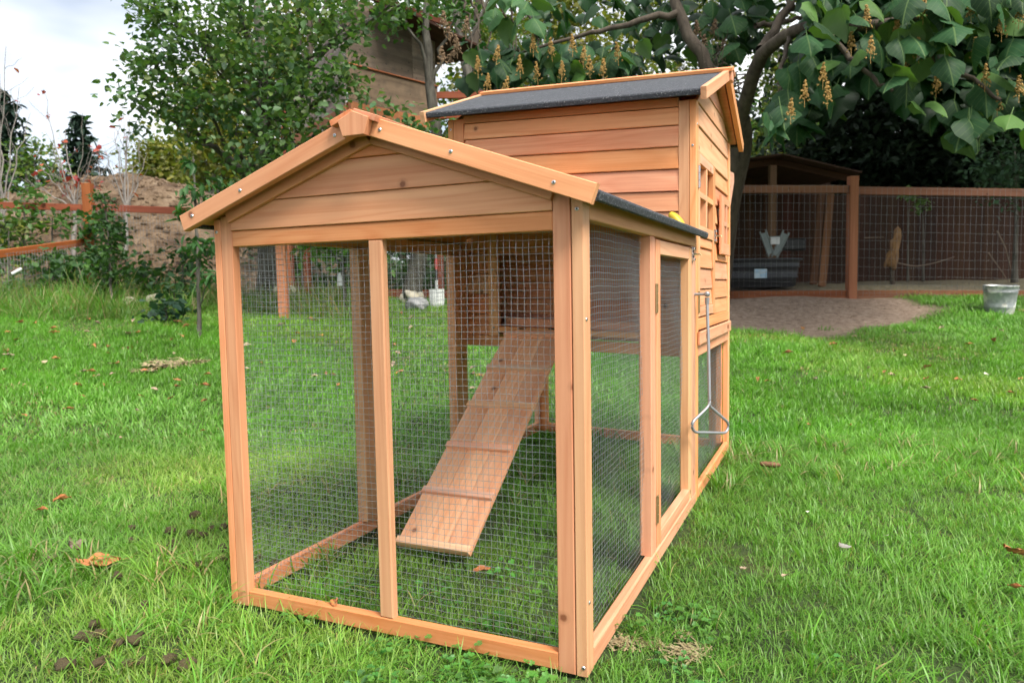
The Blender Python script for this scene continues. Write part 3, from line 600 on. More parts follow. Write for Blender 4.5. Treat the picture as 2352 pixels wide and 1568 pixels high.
def field(n, d0, d1, power=1.0, margin=1.12):
    """points inside the view wedge between depths d0 and d1"""
    u = RNG.random(n); d = (d0**power+u*(d1**power-d0**power))**(1/power); l = (RNG.random(n)*2-1)*(d*.72*margin+.15)
    x = CAM[0]+d*FH[0]+l*RH[0]; y = CAM[1]+d*FH[1]+l*RH[1]; return x, y, d, l
def near_frame(x, y):
    """True where a post or rail of the coop stands on the ground"""
    m = np.zeros(len(x), bool)
    for x0, x1, y0, y1 in ((XL-.012, W+.012, -.012, .035), (XL-.014, -.018, 0, 1.13), (.742, W+.014, 0, 1.92), (-.09, -.04, 1.1, 1.92), (-.06, .76, 1.875, 1.92)): m |= (x > x0) & (x < x1) & (y > y0) & (y < y1)
    return m
def hues(x, y, n):
    p = fbm(x, y, 1.1, 3); q = fbm(x, y, 4.0, 5); h = np.ones((n, 3))
    h *= (1+.22*q)[:, None]; yel = _ss(.25, .9, p)[:, None]; h = h*(1-yel)+h*np.array([1.42, 1.10, 1.15])*yel
    lush = _ss(.3, .9, -p)[:, None]; h = h*(1-lush)+h*np.array([.74, .9, .7])*lush
    return np.clip(h*RNG.uniform(.85, 1.15, (n, 1)), .2, 2.2)
def lawn(name, label, n, d0, d1, objs, pick, smin, smax, power=2.0, keep=None):
    x, y, d, l = field(n, d0, d1, power); k = (dirt_mask(x, y) < RNG.random(n)*.9+.03) & ~((d > 8.4) & (l > 1.2))
    k &= ~near_frame(x, y)
    if keep is not None: k &= keep(x, y, d, l)
    x, y, d, l = x[k], y[k], d[k], l[k]; n = len(x); z = ground_z(x, y)
    cz = fbm(x, y, 2.2, 11); az = 2.5+2.2*fbm(x, y, .9, 21)+RNG.normal(0, .7, n); tl = RNG.normal(0, .10, n)
    rot = np.stack([tl, RNG.normal(.10, .14, n), az], 1); s = RNG.uniform(smin, smax, n)*(1+.28*cz)
    inside = (x > XL) & (x < W) & (y > 0) & (y < D2); s = np.where(inside, s*.85, s)
    return scatter(name, label, 'grass', np.stack([x, y, z], 1), rot, s, pick(x, y, n), hues(x, y, n), objs)
def pick_near(x, y, n):
    p = fbm(x, y, 1.6, 8); r = RNG.random(n); idx = np.where(r < .34, 0, np.where(r < .62, 1, np.where(r < .84, 2, 3)))
    idx = np.where((p > .45) & (r > .4), 3, idx); dry = fbm(x, y, 2.4, 14) > .25; idx = np.where((dry & (RNG.random(n) < .5)) | (RNG.random(n) < .07), 5, idx)
    tall = (fbm(x, y, 2.0, 17) > .75) & (RNG.random(n) < .2); return np.where(tall, 4, idx)
lawn('lawn_grass', 'short green lawn grass around and inside the coop', 20000, .55, 3.4, CL[:6], pick_near, .75, 1.15)
lawn('lawn_grass', 'mown lawn running back to the fences', 26000, 3.2, 11, CL[6:8], lambda x, y, n: (((fbm(x, y, 1.5, 14) > .2) & (RNG.random(n) < .5)) | (RNG.random(n) < .07)).astype(int), .75, 1.25, 1.6, keep=lambda x, y, d, l: ~((d > 8.7) & (l > 1.2)))
# long tufts: beside the left corner post and in front of it
tf = []
for vx, vy, n, sp, sc in ((600, 1375, 16, .10, 1.0), (735, 1400, 14, .035, .85), (480, 1440, 22, .18, 1.0), (1400, 1440, 12, .10, .8), (1470, 1330, 14, .10, .8), (2150, 1560, 16, .16, .9), (150, 1560, 18, .2, .8), (2290, 1110, 12, .12, 1.3), (660, 1440, 14, .12, .9), (1560, 1210, 16, .12, .8)):
    c = on_ground(vx, vy, .4)
    for k in range(n): tf.append((c[0]+RNG.normal(0, sp), c[1]+RNG.normal(0, sp), sc))
tf = np.array(tf); tf = tf[~near_frame(tf[:, 0], tf[:, 1])]; nT = len(tf)
scatter('tall_grass', 'longer grass tufts growing against the coop base', 'grass', np.stack([tf[:, 0], tf[:, 1], ground_z(tf[:, 0], tf[:, 1])], 1), np.stack([RNG.normal(0, .15, nT), RNG.normal(0, .2, nT), RNG.uniform(0, 6.28, nT)], 1), RNG.uniform(.5, .95, nT)*tf[:, 2], np.where(RNG.random(nT) < .75, 0, 1), np.tile([[1.05, 1.1, .9]], (nT, 1)), [CL[4], CL[3]])
CV = [clover_clump('clover_a', 16, .05, 31), clover_clump('clover_b', 12, .045, 32)]
cp = []
for vx, vy, n, sp in ((1070, 1535, 22, .11), (1220, 1565, 18, .10), (900, 1540, 10, .1), (1440, 1430, 12, .08), (1560, 1500, 8, .12), (760, 1500, 6, .12), (1130, 1350, 8, .12), (1750, 1560, 5, .2), (400, 1500, 3, .2)):
    c = on_ground(vx, vy, .4)
    for k in range(n): cp.append((c[0]+RNG.normal(0, sp), c[1]+RNG.normal(0, sp)))
cp = np.array(cp); cp = cp[~near_frame(cp[:, 0], cp[:, 1])]; nC = len(cp)
scatter('clover', 'patches of green clover in front of the coop', 'clover', np.stack([cp[:, 0], cp[:, 1], ground_z(cp[:, 0], cp[:, 1])], 1), np.stack([RNG.normal(0, .1, nC), RNG.normal(0, .1, nC), RNG.uniform(0, 6.28, nC)], 1), RNG.uniform(.6, 1.0, nC), RNG.integers(0, 2, nC), RNG.uniform(.8, 1.2, (nC, 3)), CV)
# long grass along the left fence
x, y, d, l = field(2600, 5.6, 9.3, 1.5); kk = (l < -1.6) & (d > 7.5+.4*np.sin(l*1.7)) & (RNG.random(2600) < .8); x, y = x[kk], y[kk]; n = len(x)
scatter('tall_grass', 'long unmown grass along the left fence', 'grass', np.stack([x, y, ground_z(x, y)], 1), np.stack([RNG.normal(0, .2, n), RNG.normal(.1, .2, n), RNG.uniform(0, 6.28, n)], 1), RNG.uniform(.45, 1.0, n), np.zeros(n, int), hues(x, y, n)*np.array([[.72, .74, .72]]), [CL[8]])
# ================================================================== vegetation builders
def V3(p): return np.array(p, float)
def path(p0, p1, n=7, sag=.0, jit=.04, rg=RNG):
    p0, p1 = V3(p0), V3(p1); t = np.linspace(0, 1, n)[:, None]; L_ = np.linalg.norm(p1-p0); P = p0*(1-t)+p1*t
    P[:, 2] += (sag*L_*4*t*(1-t))[:, 0]; j = rg.normal(0, jit*L_, (n, 3)); j[0] = 0; j[-1] = 0; return P+j*np.sin(t*math.pi)
def leaf_faces(cen, size, col, rg, shape='oval', droop=.3, width=.55, jitter=.35):
    """one small folded leaf per centre: returns verts, tri faces, colours"""
    n = len(cen); a = rg.uniform(0, 6.283, n); el = rg.normal(-droop, .5, n)
    d = np.stack([np.cos(a)*np.cos(el), np.sin(a)*np.cos(el), np.sin(el)], 1); u = np.cross(d, [0, 0, 1.]); u /= np.maximum(np.linalg.norm(u, axis=1), 1e-6)[:, None]
    nr = np.cross(u, d); ro = rg.normal(0, .6, n)[:, None]; s = u*np.cos(ro)+nr*np.sin(ro); nr = np.cross(s, d)
    L_ = size*rg.uniform(1-jitter, 1+jitter, n)[:, None]; w = L_*width
    if shape == 'oval':
        T_ = [(0, 0, 0), (.32, .5, .10), (.70, .36, .07), (1, 0, -.06), (.70, -.36, .07), (.32, -.5, .10), (.5, 0, -.02)]
        fc = np.array([(0, 1, 6), (1, 2, 6), (2, 3, 6), (3, 4, 6), (4, 5, 6), (5, 0, 6)])
    else:
        T_ = [(0, 0, 0), (.5, .5, .06), (1, 0, 0), (.5, -.5, .06)]; fc = np.array([(0, 1, 2), (0, 2, 3)])
    k = len(T_); V = np.stack([cen+d*(L_*q[0])+s*(w*q[1])+nr*(L_*q[2]) for q in T_], 1).reshape(-1, 3)
    F = (np.arange(n)[:, None, None]*k+fc[None]).reshape(-1, 3); C = np.repeat(col, k, 0); return V, F, C
def mixcol(n, cols, rg, var=.25):
    cols = np.array(cols); i = rg.integers(0, len(cols), n); j = rg.integers(0, len(cols), n); t = rg.random((n, 1)); return np.clip((cols[i]*(1-t)+cols[j]*t)*rg.uniform(1-var, 1+var, (n, 1)), .002, 1)
def broadleaf(name, label, base, trunk, r0, blobs, leaf, cols, group=None, cat='tree', bark_m=None, per=40, spread=.28, seed=1, shape='oval', twig_r=.008, limbs=True, width=.62, droop=.3, leaf_m=None):
    """tree > trunk (with its limbs), crown.  blobs: (centre, radii, number of twigs)"""
    rg = np.random.default_rng(seed); root = thing(name, label, cat, base, group); tr = Geo(); P = np.array(trunk, float); n = len(P)
    tt = np.linspace(0, 1, n); ft = np.linspace(0, 1, max(9, n*3)); Q = np.stack([np.interp(ft, tt, P[:, k]) for k in range(3)], 1); Q[1:-1] += rg.normal(0, r0*.18, (len(ft)-2, 3))
    tr.tube(Q, r0*(1-.8*ft)+.004+r0*.5*np.exp(-ft*14), 9)
    cen = []; cc = []
    for c, rad, nt in blobs:
        c = V3(c); rad = np.broadcast_to(np.array(rad, float), (3,))
        k = np.argmin(np.linalg.norm((Q-c)*[1, 1, 1.6], axis=1)); k0 = max(1, int(k*.75)); hub = c-np.array([0, 0, rad[2]*.25])
        if limbs: tr.tube(path(Q[k0], hub, 7, .06, .03, rg), np.linspace(max(r0*(1-.8*ft[k0])*.55, twig_r*1.5), twig_r*1.2, 7), 6)
        for q in range(nt):
            v = rg.normal(0, 1, 3); v /= np.linalg.norm(v); e = c+v*rad*rg.random()**.45
            if q % 2 == 0: tr.tube(path(hub+(e-hub)*.1, e, 5, .05, .05, rg), np.linspace(twig_r, twig_r*.25, 5), 3)
            m = max(3, int(per*rg.uniform(.5, 1.5))); sp = spread*rg.uniform(.6, 1.3)
            pts = e+np.clip(rg.normal(0, 1, (m, 3)), -1.9, 1.9)*sp*np.array([1, 1, .75]); cen.append(pts); cc.append(np.repeat(mixcol(1, cols, rg, .25), m, 0)*.5+.5*mixcol(m, cols, rg, .3))
    obj('trunk', tr.mesh('trunk', bark_m or M_BARK, True), None, root)
    cen = np.vstack(cen); cc = np.vstack(cc); V, F, C = leaf_faces(cen, leaf, cc, rg, shape, droop, width); tag(obj('crown', mesh('crown', V, F, leaf_m or M_LEAF, tint=C), None, root), kind='stuff'); return root
def conifer(name, label, base, h, rb, cols, seed=1, group=None, levels=26, start=.06, size=.22, dens=26, tip=.05):
    rg = np.random.default_rng(seed); base = V3(base); root = thing(name, label, 'tree', base, group); g = Geo(); t = np.linspace(0, 1, 10)
    g.tube(base+np.outer(t, [0, 0, h*.97])+rg.normal(0, .01*h/10, (10, 3)), .022*h*(1-t)+.01, 7); cen = []; dirs = []
    for L_ in range(levels):
        f = start+(1-start)*(L_+rg.uniform(0, .5))/levels; r = rb*((1-f)**.85)*rg.uniform(.75, 1.15)+tip; nb = rg.integers(5, 9)
        for b in range(nb):
            a = rg.uniform(0, 6.283); rr = r*rg.uniform(.6, 1.1); d = np.array([math.cos(a), math.sin(a)]); q = np.linspace(.05, 1, 5)
            P = np.stack([base[0]+d[0]*rr*q, base[1]+d[1]*rr*q, base[2]+h*f-rr*(.42*q-.24*q*q)], 1); g.tube(P, np.linspace(.012*h/8, .003, 5), 3)
            m = max(5, int(dens*rr/rb)); s = rg.random(m)**.7; pt = np.stack([np.interp(s, q, P[:, k]) for k in range(3)], 1)+rg.normal(0, .055*rr+.02, (m, 3))*[1, 1, .5]; cen.append(pt)
    cen = np.vstack(cen); V, F, C = leaf_faces(cen, size, mixcol(len(cen), cols, rg, .35), rg, 'oval', .5, .42); obj('trunk', g.mesh('trunk', M_BARK_D, True), None, root)
    tag(obj('crown', mesh('crown', V, F, M_NEEDLE, tint=C), None, root), kind='stuff'); return root
# ================================================================== setting behind the lawn
# --- soil mound behind the left fence
cr = [(-150, 480), (0, 462), (90, 440), (150, 418), (250, 403), (330, 399), (400, 408), (470, 428), (560, 470), (680, 560), (800, 640)]
cl = np.array([(p-1176)/FPX*13 for p, _ in cr]); cz = np.array([at(p, q, 13)[2] for p, q in cr])
md = np.linspace(9.9, 18, 90); ml = np.linspace(-12.5, -2.2, 150); MD, ML = np.meshgrid(md, ml, indexing='ij')
MX = CAM[0]+MD*FH[0]+ML*RH[0]; MY = CAM[1]+MD*FH[1]+ML*RH[1]; gz = ground_z(MX, MY); H = np.interp(ML, cl, cz)
MZ = gz-.06+np.maximum(H-gz, 0)*_ss(9.9, 13, MD)*(1-_ss(13.6, 18, MD)) + _ss(9.9, 11, MD)*(1-_ss(16, 18, MD))*(.13*fbm(MX, MY, 2.0, 41)+.06*fbm(MX, MY, 7, 42))
nI, nJ = MD.shape; ii = np.arange(nI-1)[:, None]*nJ+np.arange(nJ-1)[None]; MF = np.stack([ii, ii+nJ, ii+nJ+1, ii+1], -1).reshape(-1, 4)
def soil():
    m, t, p, o = mat('mound_soil'); co = nn(t, 'ShaderNodeTexCoord').outputs['Object']
    c = ramp(t, noise(t, co, 2.6, 10, .72), [(.32, (.085, .05, .028)), (.46, (.19, .12, .068)), (.57, (.30, .205, .125)), (.70, (.42, .31, .20))])
    t.links.new(c, p.inputs['Base Color']); p.inputs['Roughness'].default_value = .95; bump(t, noise(t, co, 14, 9, .75), p, 1.0, .12); return m
tag(obj('soil_mound', mesh('soil_mound', np.stack([MX, MY, MZ], -1).reshape(-1, 3), MF, soil(), smooth=True)), kind='structure')
rg = np.random.default_rng(79); n = 5200; l_ = rg.uniform(-11.5, -3.0, n); d_ = 10.1+rg.random(n)**1.6*2.6; x_ = CAM[0]+d_*FH[0]+l_*RH[0]; y_ = CAM[1]+d_*FH[1]+l_*RH[1]
k_ = fbm(x_, y_, 1.5, 61) > .05+.25*(d_-10.1); x_, y_, d_, l_ = x_[k_], y_[k_], d_[k_], l_[k_]; gz_ = ground_z(x_, y_); z_ = gz_+np.maximum(np.interp(l_, cl, cz)-gz_, 0)*_ss(9.9, 13, d_)+rg.random(len(x_))**2*.35
SCRUB = (np.stack([x_, y_, z_], 1), rg)
def clods(name, label, x, y, z, smin, smax, m_):
    n = len(x); oc = np.array([(1, 0, 0), (-1, 0, 0), (0, 1, 0), (0, -1, 0), (0, 0, .8), (0, 0, -.8)]); fc = np.array([(0, 2, 4), (2, 1, 4), (1, 3, 4), (3, 0, 4), (2, 0, 5), (1, 2, 5), (3, 1, 5), (0, 3, 5)]); s = rg.uniform(smin, smax, n)*rg.random(n)**.7+smin*.5
    V = (np.stack([x, y, z], 1)[:, None]+oc[None]*s[:, None, None]*rg.uniform(.6, 1.3, (n, 6, 1))).reshape(-1, 3); F = (np.arange(n)[:, None, None]*6+fc[None]).reshape(-1, 3); return tag(obj(name, mesh(name, V, F, m_)), label, 'soil', kind='stuff')
n = 2600; l_ = rg.uniform(-11.5, -3.4, n); d_ = rg.uniform(10.4, 13.3, n); x_ = CAM[0]+d_*FH[0]+l_*RH[0]; y_ = CAM[1]+d_*FH[1]+l_*RH[1]; gz_ = ground_z(x_, y_); z_ = gz_-.06+np.maximum(np.interp(l_, cl, cz)-gz_, 0)*_ss(9.9, 13, d_)+_ss(9.9, 11, d_)*(.13*fbm(x_, y_, 2.0, 41)+.06*fbm(x_, y_, 7, 42))
clods('soil_clods', 'loose clods and stones on the face of the soil mound', x_, y_, z_, .02, .09, bpy.data.materials['mound_soil'])
n = 800; l_ = rg.uniform(1.2, 5.5, n); d_ = rg.uniform(6.0, 8.3, n); x_ = CAM[0]+d_*FH[0]+l_*RH[0]; y_ = CAM[1]+d_*FH[1]+l_*RH[1]; k_ = dirt_mask(x_, y_) > .5; x_, y_ = x_[k_], y_[k_]
clods('soil_crumbs', 'soil crumbs on the bare patch before the right fence', x_, y_, ground_z(x_, y_)+.001, .005, .020, plain('pale_soil', (.22, .15, .105), .95, 0, .4, 20, (.40, .30, .22)))
def mound_z(x, y):
    d = (x-CAM[0])*FH[0]+(y-CAM[1])*FH[1]; l = (x-CAM[0])*RH[0]+(y-CAM[1])*RH[1]; g = float(ground_z(x, y)); return g+max(float(np.interp(l, cl, cz))-g, 0)*float(_ss(9.9, 13, d)*(1-_ss(13.6, 18, d)))

# --- fences
def fence_wire(parent, a, b, za, zb, dv=.06, dh=.10, r=.0012, gap=.02):
    """welded wire between ground points a and b, reaching up to heights za, zb"""
    a, b = V3(a), V3(b); Ln = np.linalg.norm((b-a)[:2]); g = Geo(); n = int(Ln/dv)
    for i in range(n+1):
        t = i/n; p = a*(1-t)+b*t; z0 = float(ground_z(p[0], p[1]))+gap; z1 = za*(1-t)+zb*t; q = RNG.normal(0, .003)
        g.tube([(p[0]+q, p[1], z0), (p[0]-q, p[1]+.004*math.sin(i), (z0+z1)/2), (p[0]+q, p[1], z1)], r, 4)
    k = int(1.3/dh); ts = np.linspace(0, 1, 24)
    for j in range(k+1):
        P = []
        for t in ts:
            p = a*(1-t)+b*t; z0 = float(ground_z(p[0], p[1]))+gap; z1 = za*(1-t)+zb*t; z = z1-.01-j*dh; P.append((p[0], p[1]+.006, max(z, z0)+.004*math.sin(9*t+j)))
        if P[12][2] > z0+.03: g.tube(P, r, 4)
    return tag(obj('wire_mesh', g.mesh('wire_mesh', M_WIRE_F), None, parent), kind='stuff')
def zat(vx, vy, D): return float(at(vx, vy, D)[2])
def fpost(name, vx, ytop, D, w, m, parent, color=None):
    p = gp(vx, D); z = zat(vx, ytop, D); U = (0, 0, 1); return board(name, (p[0], p[1], p[2]-.15), (p[0], p[1], z), (RH[0], RH[1], 0), w, w, m, parent, .005, color)
DF = 8.4
rf = thing('wire_fence', 'brown timber and welded wire fence behind the bucket on the right', 'fence', gp(1955, DF))
P_L, P_M, P_R = gp(1500, DF+.15), gp(1955, DF), gp(2560, DF-.25)
fpost('post', 1955, 408, DF, .098, M_FENCE_O, rf, (.58, .56, .6)); fpost('post', 1500, 420, DF+.15, .098, M_FENCE, rf); fpost('post', 2560, 430, DF-.25, .098, M_FENCE, rf)
off = np.array([-FH[0], -FH[1], 0])*.055
board('top_rail', V3([*P_L[:2], zat(1500, 437, DF+.15)]), V3([*P_M[:2], zat(1943, 437, DF)])-np.array([*RH, 0])*.052, (0, 0, 1), .088, .038, M_FENCE_O, rf, .004, (.52, .52, .58))
board('top_rail', V3([*P_M[:2], zat(1966, 440, DF)])+np.array([*RH, 0])*.052, V3([*P_R[:2], zat(2560, 448, DF-.25)]), (0, 0, 1), .088, .038, M_FENCE, rf, .004, (.74, .74, .82))
for a_, b_, mm in ((P_L, P_M, M_FENCE), (P_M, P_R, M_FENCE)):
    board('kick_board', a_+[0, 0, .045], b_+[0, 0, .045], (0, 0, 1), .10, .034, mm, rf, .004, (.72, .78, .85))
fence_wire(rf, P_L+off*.6, P_M+off*.6, zat(1500, 428, DF+.15), zat(1943, 428, DF)); fence_wire(rf, P_M+off*.6, P_R+off*.6, zat(1966, 432, DF), zat(2560, 440, DF-.25))
DL = 10.0
lf = thing('wire_fence', 'red railed welded wire fence in front of the soil mound on the left', 'fence', gp(215, DL))
fpost('post', 215, 424, DL, .115, M_FENCE_O, lf, (.66, .7, .74)); A0, A1, A2, A3 = gp(-130, 9.6), gp(215, DL), gp(470, 9.2), gp(660, 7.6)
fpost('post', -130, 430, 9.6, .10, M_FENCE, lf)
fpost('post', 650, 480, 7.6, .095, M_FENCE_O, lf, (.9, .8, .8)); fpost('post', 665, 480, 10.6, .095, M_FENCE_O, lf, (1.0, .9, .9))
za = [zat(-130, 462, 9.6), zat(204, 472, DL), zat(470, 482, 9.2)]
board('top_rail', V3([*A0[:2], za[0]-.04]), V3([*A1[:2], za[1]-.04])-np.array([*RH, 0])*.075, (0, 0, 1), .088, .04, M_FENCE, lf, .004, (.85, .76, .8))
board('top_rail', V3([*A1[:2], za[1]-.04])+np.array([*RH, 0])*.075, V3([*A2[:2], za[2]-.03]), (0, 0, 1), .088, .04, M_FENCE, lf, .004, (.88, .76, .8))
board('top_rail', V3([*A2[:2], za[2]-.03]), V3([*A3[:2], zat(655, 500, 7.6)]), (0, 0, 1), .088, .04, M_FENCE, lf, .004)
B0 = gp(-60, 7.7); zb0 = zat(-60, 592, 7.7); zb1 = zat(203, 556, DL)
board('mid_rail', V3([*B0[:2], zb0]), V3([*A1[:2], zb1])-np.array([*RH, 0])*.075, (0, 0, 1), .088, .04, M_FENCE_O, lf, .004, (.85, .82, .82))
fence_wire(lf, A0, A1, za[0], za[1], .06, .1, .0019); fence_wire(lf, A1, A2, za[1], za[2], .06, .1, .0019); fence_wire(lf, A2, A3, za[2], zat(655, 500, 7.6), .06, .1, .0019); fence_wire(lf, B0, A1, zb0, zb1, .055, .1, .0017)
g = Geo(); g.tube([at(27, 629, 7.75), at(50, 617, 7.8)], .017, 10); M_WHITE = plain('white_plastic', (.60, .61, .62), .5, 0, .05)
tag(obj('plastic_tube', g.mesh('plastic_tube', M_WHITE, True)), 'short white plastic tube caught in the left fence above the tall grass', 'tube')

# --- pen behind the right fence: shed, boards, trough and clutter
sh_ = thing('open_shed', 'brown open fronted shed with low gable roof behind the right fence', 'shed', gp(1782, 9.6))
DS, DB = 9.6, 11.4
def shp(vx, vy, D): return at(vx, vy, D)
pk, le, re = shp(1783, 372, DS), shp(1560, 398, DS), shp(1960, 412, DS); bk = np.array([*FH, .02])*(DB-DS)
for a_, b_ in ((le, pk), (re, pk)):
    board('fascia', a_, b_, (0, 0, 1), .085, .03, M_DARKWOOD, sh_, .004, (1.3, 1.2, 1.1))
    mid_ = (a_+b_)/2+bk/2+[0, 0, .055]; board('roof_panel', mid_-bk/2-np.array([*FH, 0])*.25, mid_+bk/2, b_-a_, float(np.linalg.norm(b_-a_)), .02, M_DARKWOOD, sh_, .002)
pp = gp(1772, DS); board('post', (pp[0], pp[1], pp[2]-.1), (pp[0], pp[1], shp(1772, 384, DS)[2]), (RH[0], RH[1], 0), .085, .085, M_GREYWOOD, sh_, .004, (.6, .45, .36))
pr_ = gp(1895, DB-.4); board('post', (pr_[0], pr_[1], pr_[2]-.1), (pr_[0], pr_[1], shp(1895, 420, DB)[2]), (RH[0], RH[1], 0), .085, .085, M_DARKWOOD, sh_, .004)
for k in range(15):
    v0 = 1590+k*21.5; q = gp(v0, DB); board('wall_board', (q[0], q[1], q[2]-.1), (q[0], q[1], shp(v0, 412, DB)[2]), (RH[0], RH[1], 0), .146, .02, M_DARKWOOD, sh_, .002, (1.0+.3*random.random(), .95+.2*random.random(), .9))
bf = thing('board_fence', 'dark brown board fence under the evergreens at the back right', 'fence', gp(2150, 11.6))
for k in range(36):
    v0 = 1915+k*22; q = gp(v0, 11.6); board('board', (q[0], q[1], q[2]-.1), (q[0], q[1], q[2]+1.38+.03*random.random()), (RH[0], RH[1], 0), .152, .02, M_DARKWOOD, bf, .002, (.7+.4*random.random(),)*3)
# water trough
M_RUB = plain('black_rubber', (.030, .032, .038), .55, 0, .5, 8); tp = gp(1738, 9.0)
tr_ = thing('water_trough', 'oval black rubber stock trough with white label in the pen', 'trough', tp)
prof = [(.0001, .0), (.40, 0), (.43, .02), (.445, .11), (.462, .112), (.464, .135), (.452, .138), (.468, .24), (.482, .242), (.484, .262), (.472, .266), (.485, .325), (.515, .33), (.518, .352), (.490, .355), (.470, .34), (.44, .04), (.0001, .035)]
V_, F_ = lathe(prof, 40); V_ = V_*[1.08, .66, 1.0]; obj('basin', mesh('basin', V_, F_, M_RUB, smooth=True), T(tp) @ Matrix.Rotation(math.atan2(RH[1], RH[0]), 4, 'Z'), tr_)
M_LAB = plain('label_print', (.55, .62, .68), .5, 0, 0, 22, (.25, .45, .65)); lp = at(1747, 628, 8.66)
prism('label', lp, (*RH, 0), (0, .0, 1), [(-.075, -.055), (.075, -.055), (.075, .055), (-.075, .055)], -.002, .004, M_LAB, tr_, .0)
# folding metal frame behind the trough
mf = thing('folding_frame', 'grey metal folding frame with white plate standing behind the trough', 'frame', gp(1778, 9.4))
M_GREY = plain('painted_grey', (.16, .19, .185), .5, .2, .2, 12)
for (x0, y0, x1, y1) in ((1752, 530, 1772, 588), (1806, 532, 1778, 592)):
    a_, b_ = at(x0, y0, 9.35), at(x1, y1, 9.35); dv = (b_-a_)/np.linalg.norm(b_-a_); wv_ = np.cross(dv, FW); wv_ /= np.linalg.norm(wv_)
    for sgn in (-1, 1): g = Geo(); g.tube([a_+wv_*.04*sgn, b_+wv_*.035*sgn], .011, 8); obj('tube', g.mesh('tube', M_GREY, True), None, mf)
    board('panel', a_+dv*.03, b_-dv*.03, wv_, .062, .006, M_GREY, mf, .001)
prism('plate', at(1780, 553, 9.33), (*RH, 0), (0, 0, 1), [(-.06, -.045), (.06, -.045), (.06, .045), (-.06, .045)], 0, .006, M_WHITE, mf, .001)
for vy in (597, 604): board('cross_bar', at(1742, vy, 9.3), at(1812, vy, 9.3), (0, 0, 1), .03, .03, M_GREY, mf, .003)
board('cross_bar', at(1766, 545, 9.36), at(1800, 543, 9.36), (0, 0, 1), .02, .02, M_GREY, mf, .003)
M_BLK = plain('black_plastic', (.02, .02, .022), .45)
for x_ in (1750, 1806): a_ = gp(x_, 9.32); board('leg', at(x_, 598, 9.32), a_, (*RH, 0), .03, .03, M_GREY, mf, .003)
bp = gp(1822, 10.4); bxx = thing('black_box', 'small black box on a stand at the shed wall', 'box', bp); c_ = at(1822, 562, 10.4)
board('case', c_-np.array([*RH, 0])*.16, c_+np.array([*RH, 0])*.16, (0, 0, 1), .17, .15, M_BLK, bxx, .02); board('leg', c_-[0, 0, .09], bp, (*RH, 0), .05, .05, M_DARKWOOD, bxx, .003)
for k, (x0, y0, x1, y1, D, cl_) in enumerate(((1868, 640, 1888, 430, 10.2, (.5, .32, .22)), (1888, 648, 1908, 440, 9.7, (.58, .38, .25)))):
    p = gp(x0, D); o = board('leaning_plank', p, at(x1, y1, D+.5), (*RH, 0), .10, .03, M_GREYWOOD, None, .003, cl_); tag(o, ['brown plank leaning in the pen, farther from the fence post', 'pale brown plank leaning in the pen, nearer the fence post'][k], 'plank')
# split trunk and sticks in the pen
V_, F_ = lathe([(.0001, -.24), (.05, -.24), (.085, -.20), (.095, -.13), (.075, -.05), (.06, .03), (.065, .12), (.05, .19), (.055, .27), (.02, .30), (.0001, .30)], 12)
rg = np.random.default_rng(5); V_ = V_*(1+.18*np.sin(V_[:, 2:3]*31+V_[:, :1]*40)); V_[:, 1] *= .6; M_BARKO = bark('split_wood', (.12, .06, .025), (.34, .19, .08), 30)
c_ = at(2052, 578, 9.6); q_ = gp(2052, 9.6); M_ = T(c_) @ Matrix.Rotation(math.atan2(RH[1], RH[0]), 4, 'Z') @ Matrix.Rotation(.22, 4, 'Y')
sw = thing('split_trunk', 'torn orange brown tree trunk piece standing in the dark pen', 'wood', q_); obj('wood_body', mesh('wood_body', V_, F_, M_BARKO), M_, sw)
g = Geo(); g.tube(path(q_-[0, 0, .05], c_-[.02, 0, .2], 5), .03, 7); obj('stem', g.mesh('stem', M_BARK_D, True), None, sw)
for k, (pts, r, lb) in enumerate((([(2062, 604), (2100, 612), (2140, 606), (2192, 590)], .012, 'long curved dry stick to the right of the split trunk'), ([(1985, 546), (2030, 545)], .009, 'short dry stick to the left of the split trunk'), ([(2290, 530), (2310, 570), (2330, 650)], .012, 'thin upright dry stem behind the bucket'), ([(2270, 580), (2300, 622), (2322, 655)], .010, 'slanting dry stem behind the bucket'))):
    P = np.array([at(x_, y_, 9.8) for x_, y_ in pts]); tt = np.linspace(0, 1, len(P)); ft = np.linspace(0, 1, 9); P = np.stack([np.interp(ft, tt, P[:, i]) for i in range(3)], 1)
    g = Geo(); g.tube(P, np.linspace(r, r*.4, 9), 6); tag(obj('stick', g.mesh('stick', M_TWIG, True)), lb, 'stick')
# bucket
bk_p = on_ground(2294, 722, 5.5); DBK = float((bk_p-CAM).dot(FW)); sc_ = DBK/1658
def galv():
    m, t, p, o = mat('galvanised'); co = nn(t, 'ShaderNodeTexCoord').outputs['Object']
    c = ramp(t, noise(t, co, 26, 6, .65), [(.3, (.26, .28, .29)), (.7, (.44, .46, .47))]); n = noise(t, vmap(t, co, (1, 1, 1)), 7, 4, .6)
    c = mixc(t, c, (.75, .74, .70), ramp(t, n, [(.54, (0, 0, 0)), (.60, (1, 1, 1))])); c = mixc(t, c, (.30, .22, .13), ramp(t, noise(t, co, 12, 5), [(.6, (0, 0, 0)), (.72, (.6, .6, .6))]))
    t.links.new(c, p.inputs['Base Color']); p.inputs['Roughness'].default_value = .45; p.inputs['Metallic'].default_value = .35; bump(t, n, p, .2, .01); return m
bu = thing('metal_bucket', 'dented galvanised bucket with white paint stains standing on the lawn', 'bucket', bk_p); hb_ = 70*sc_; rt_, rb_ = 35*sc_, 27*sc_
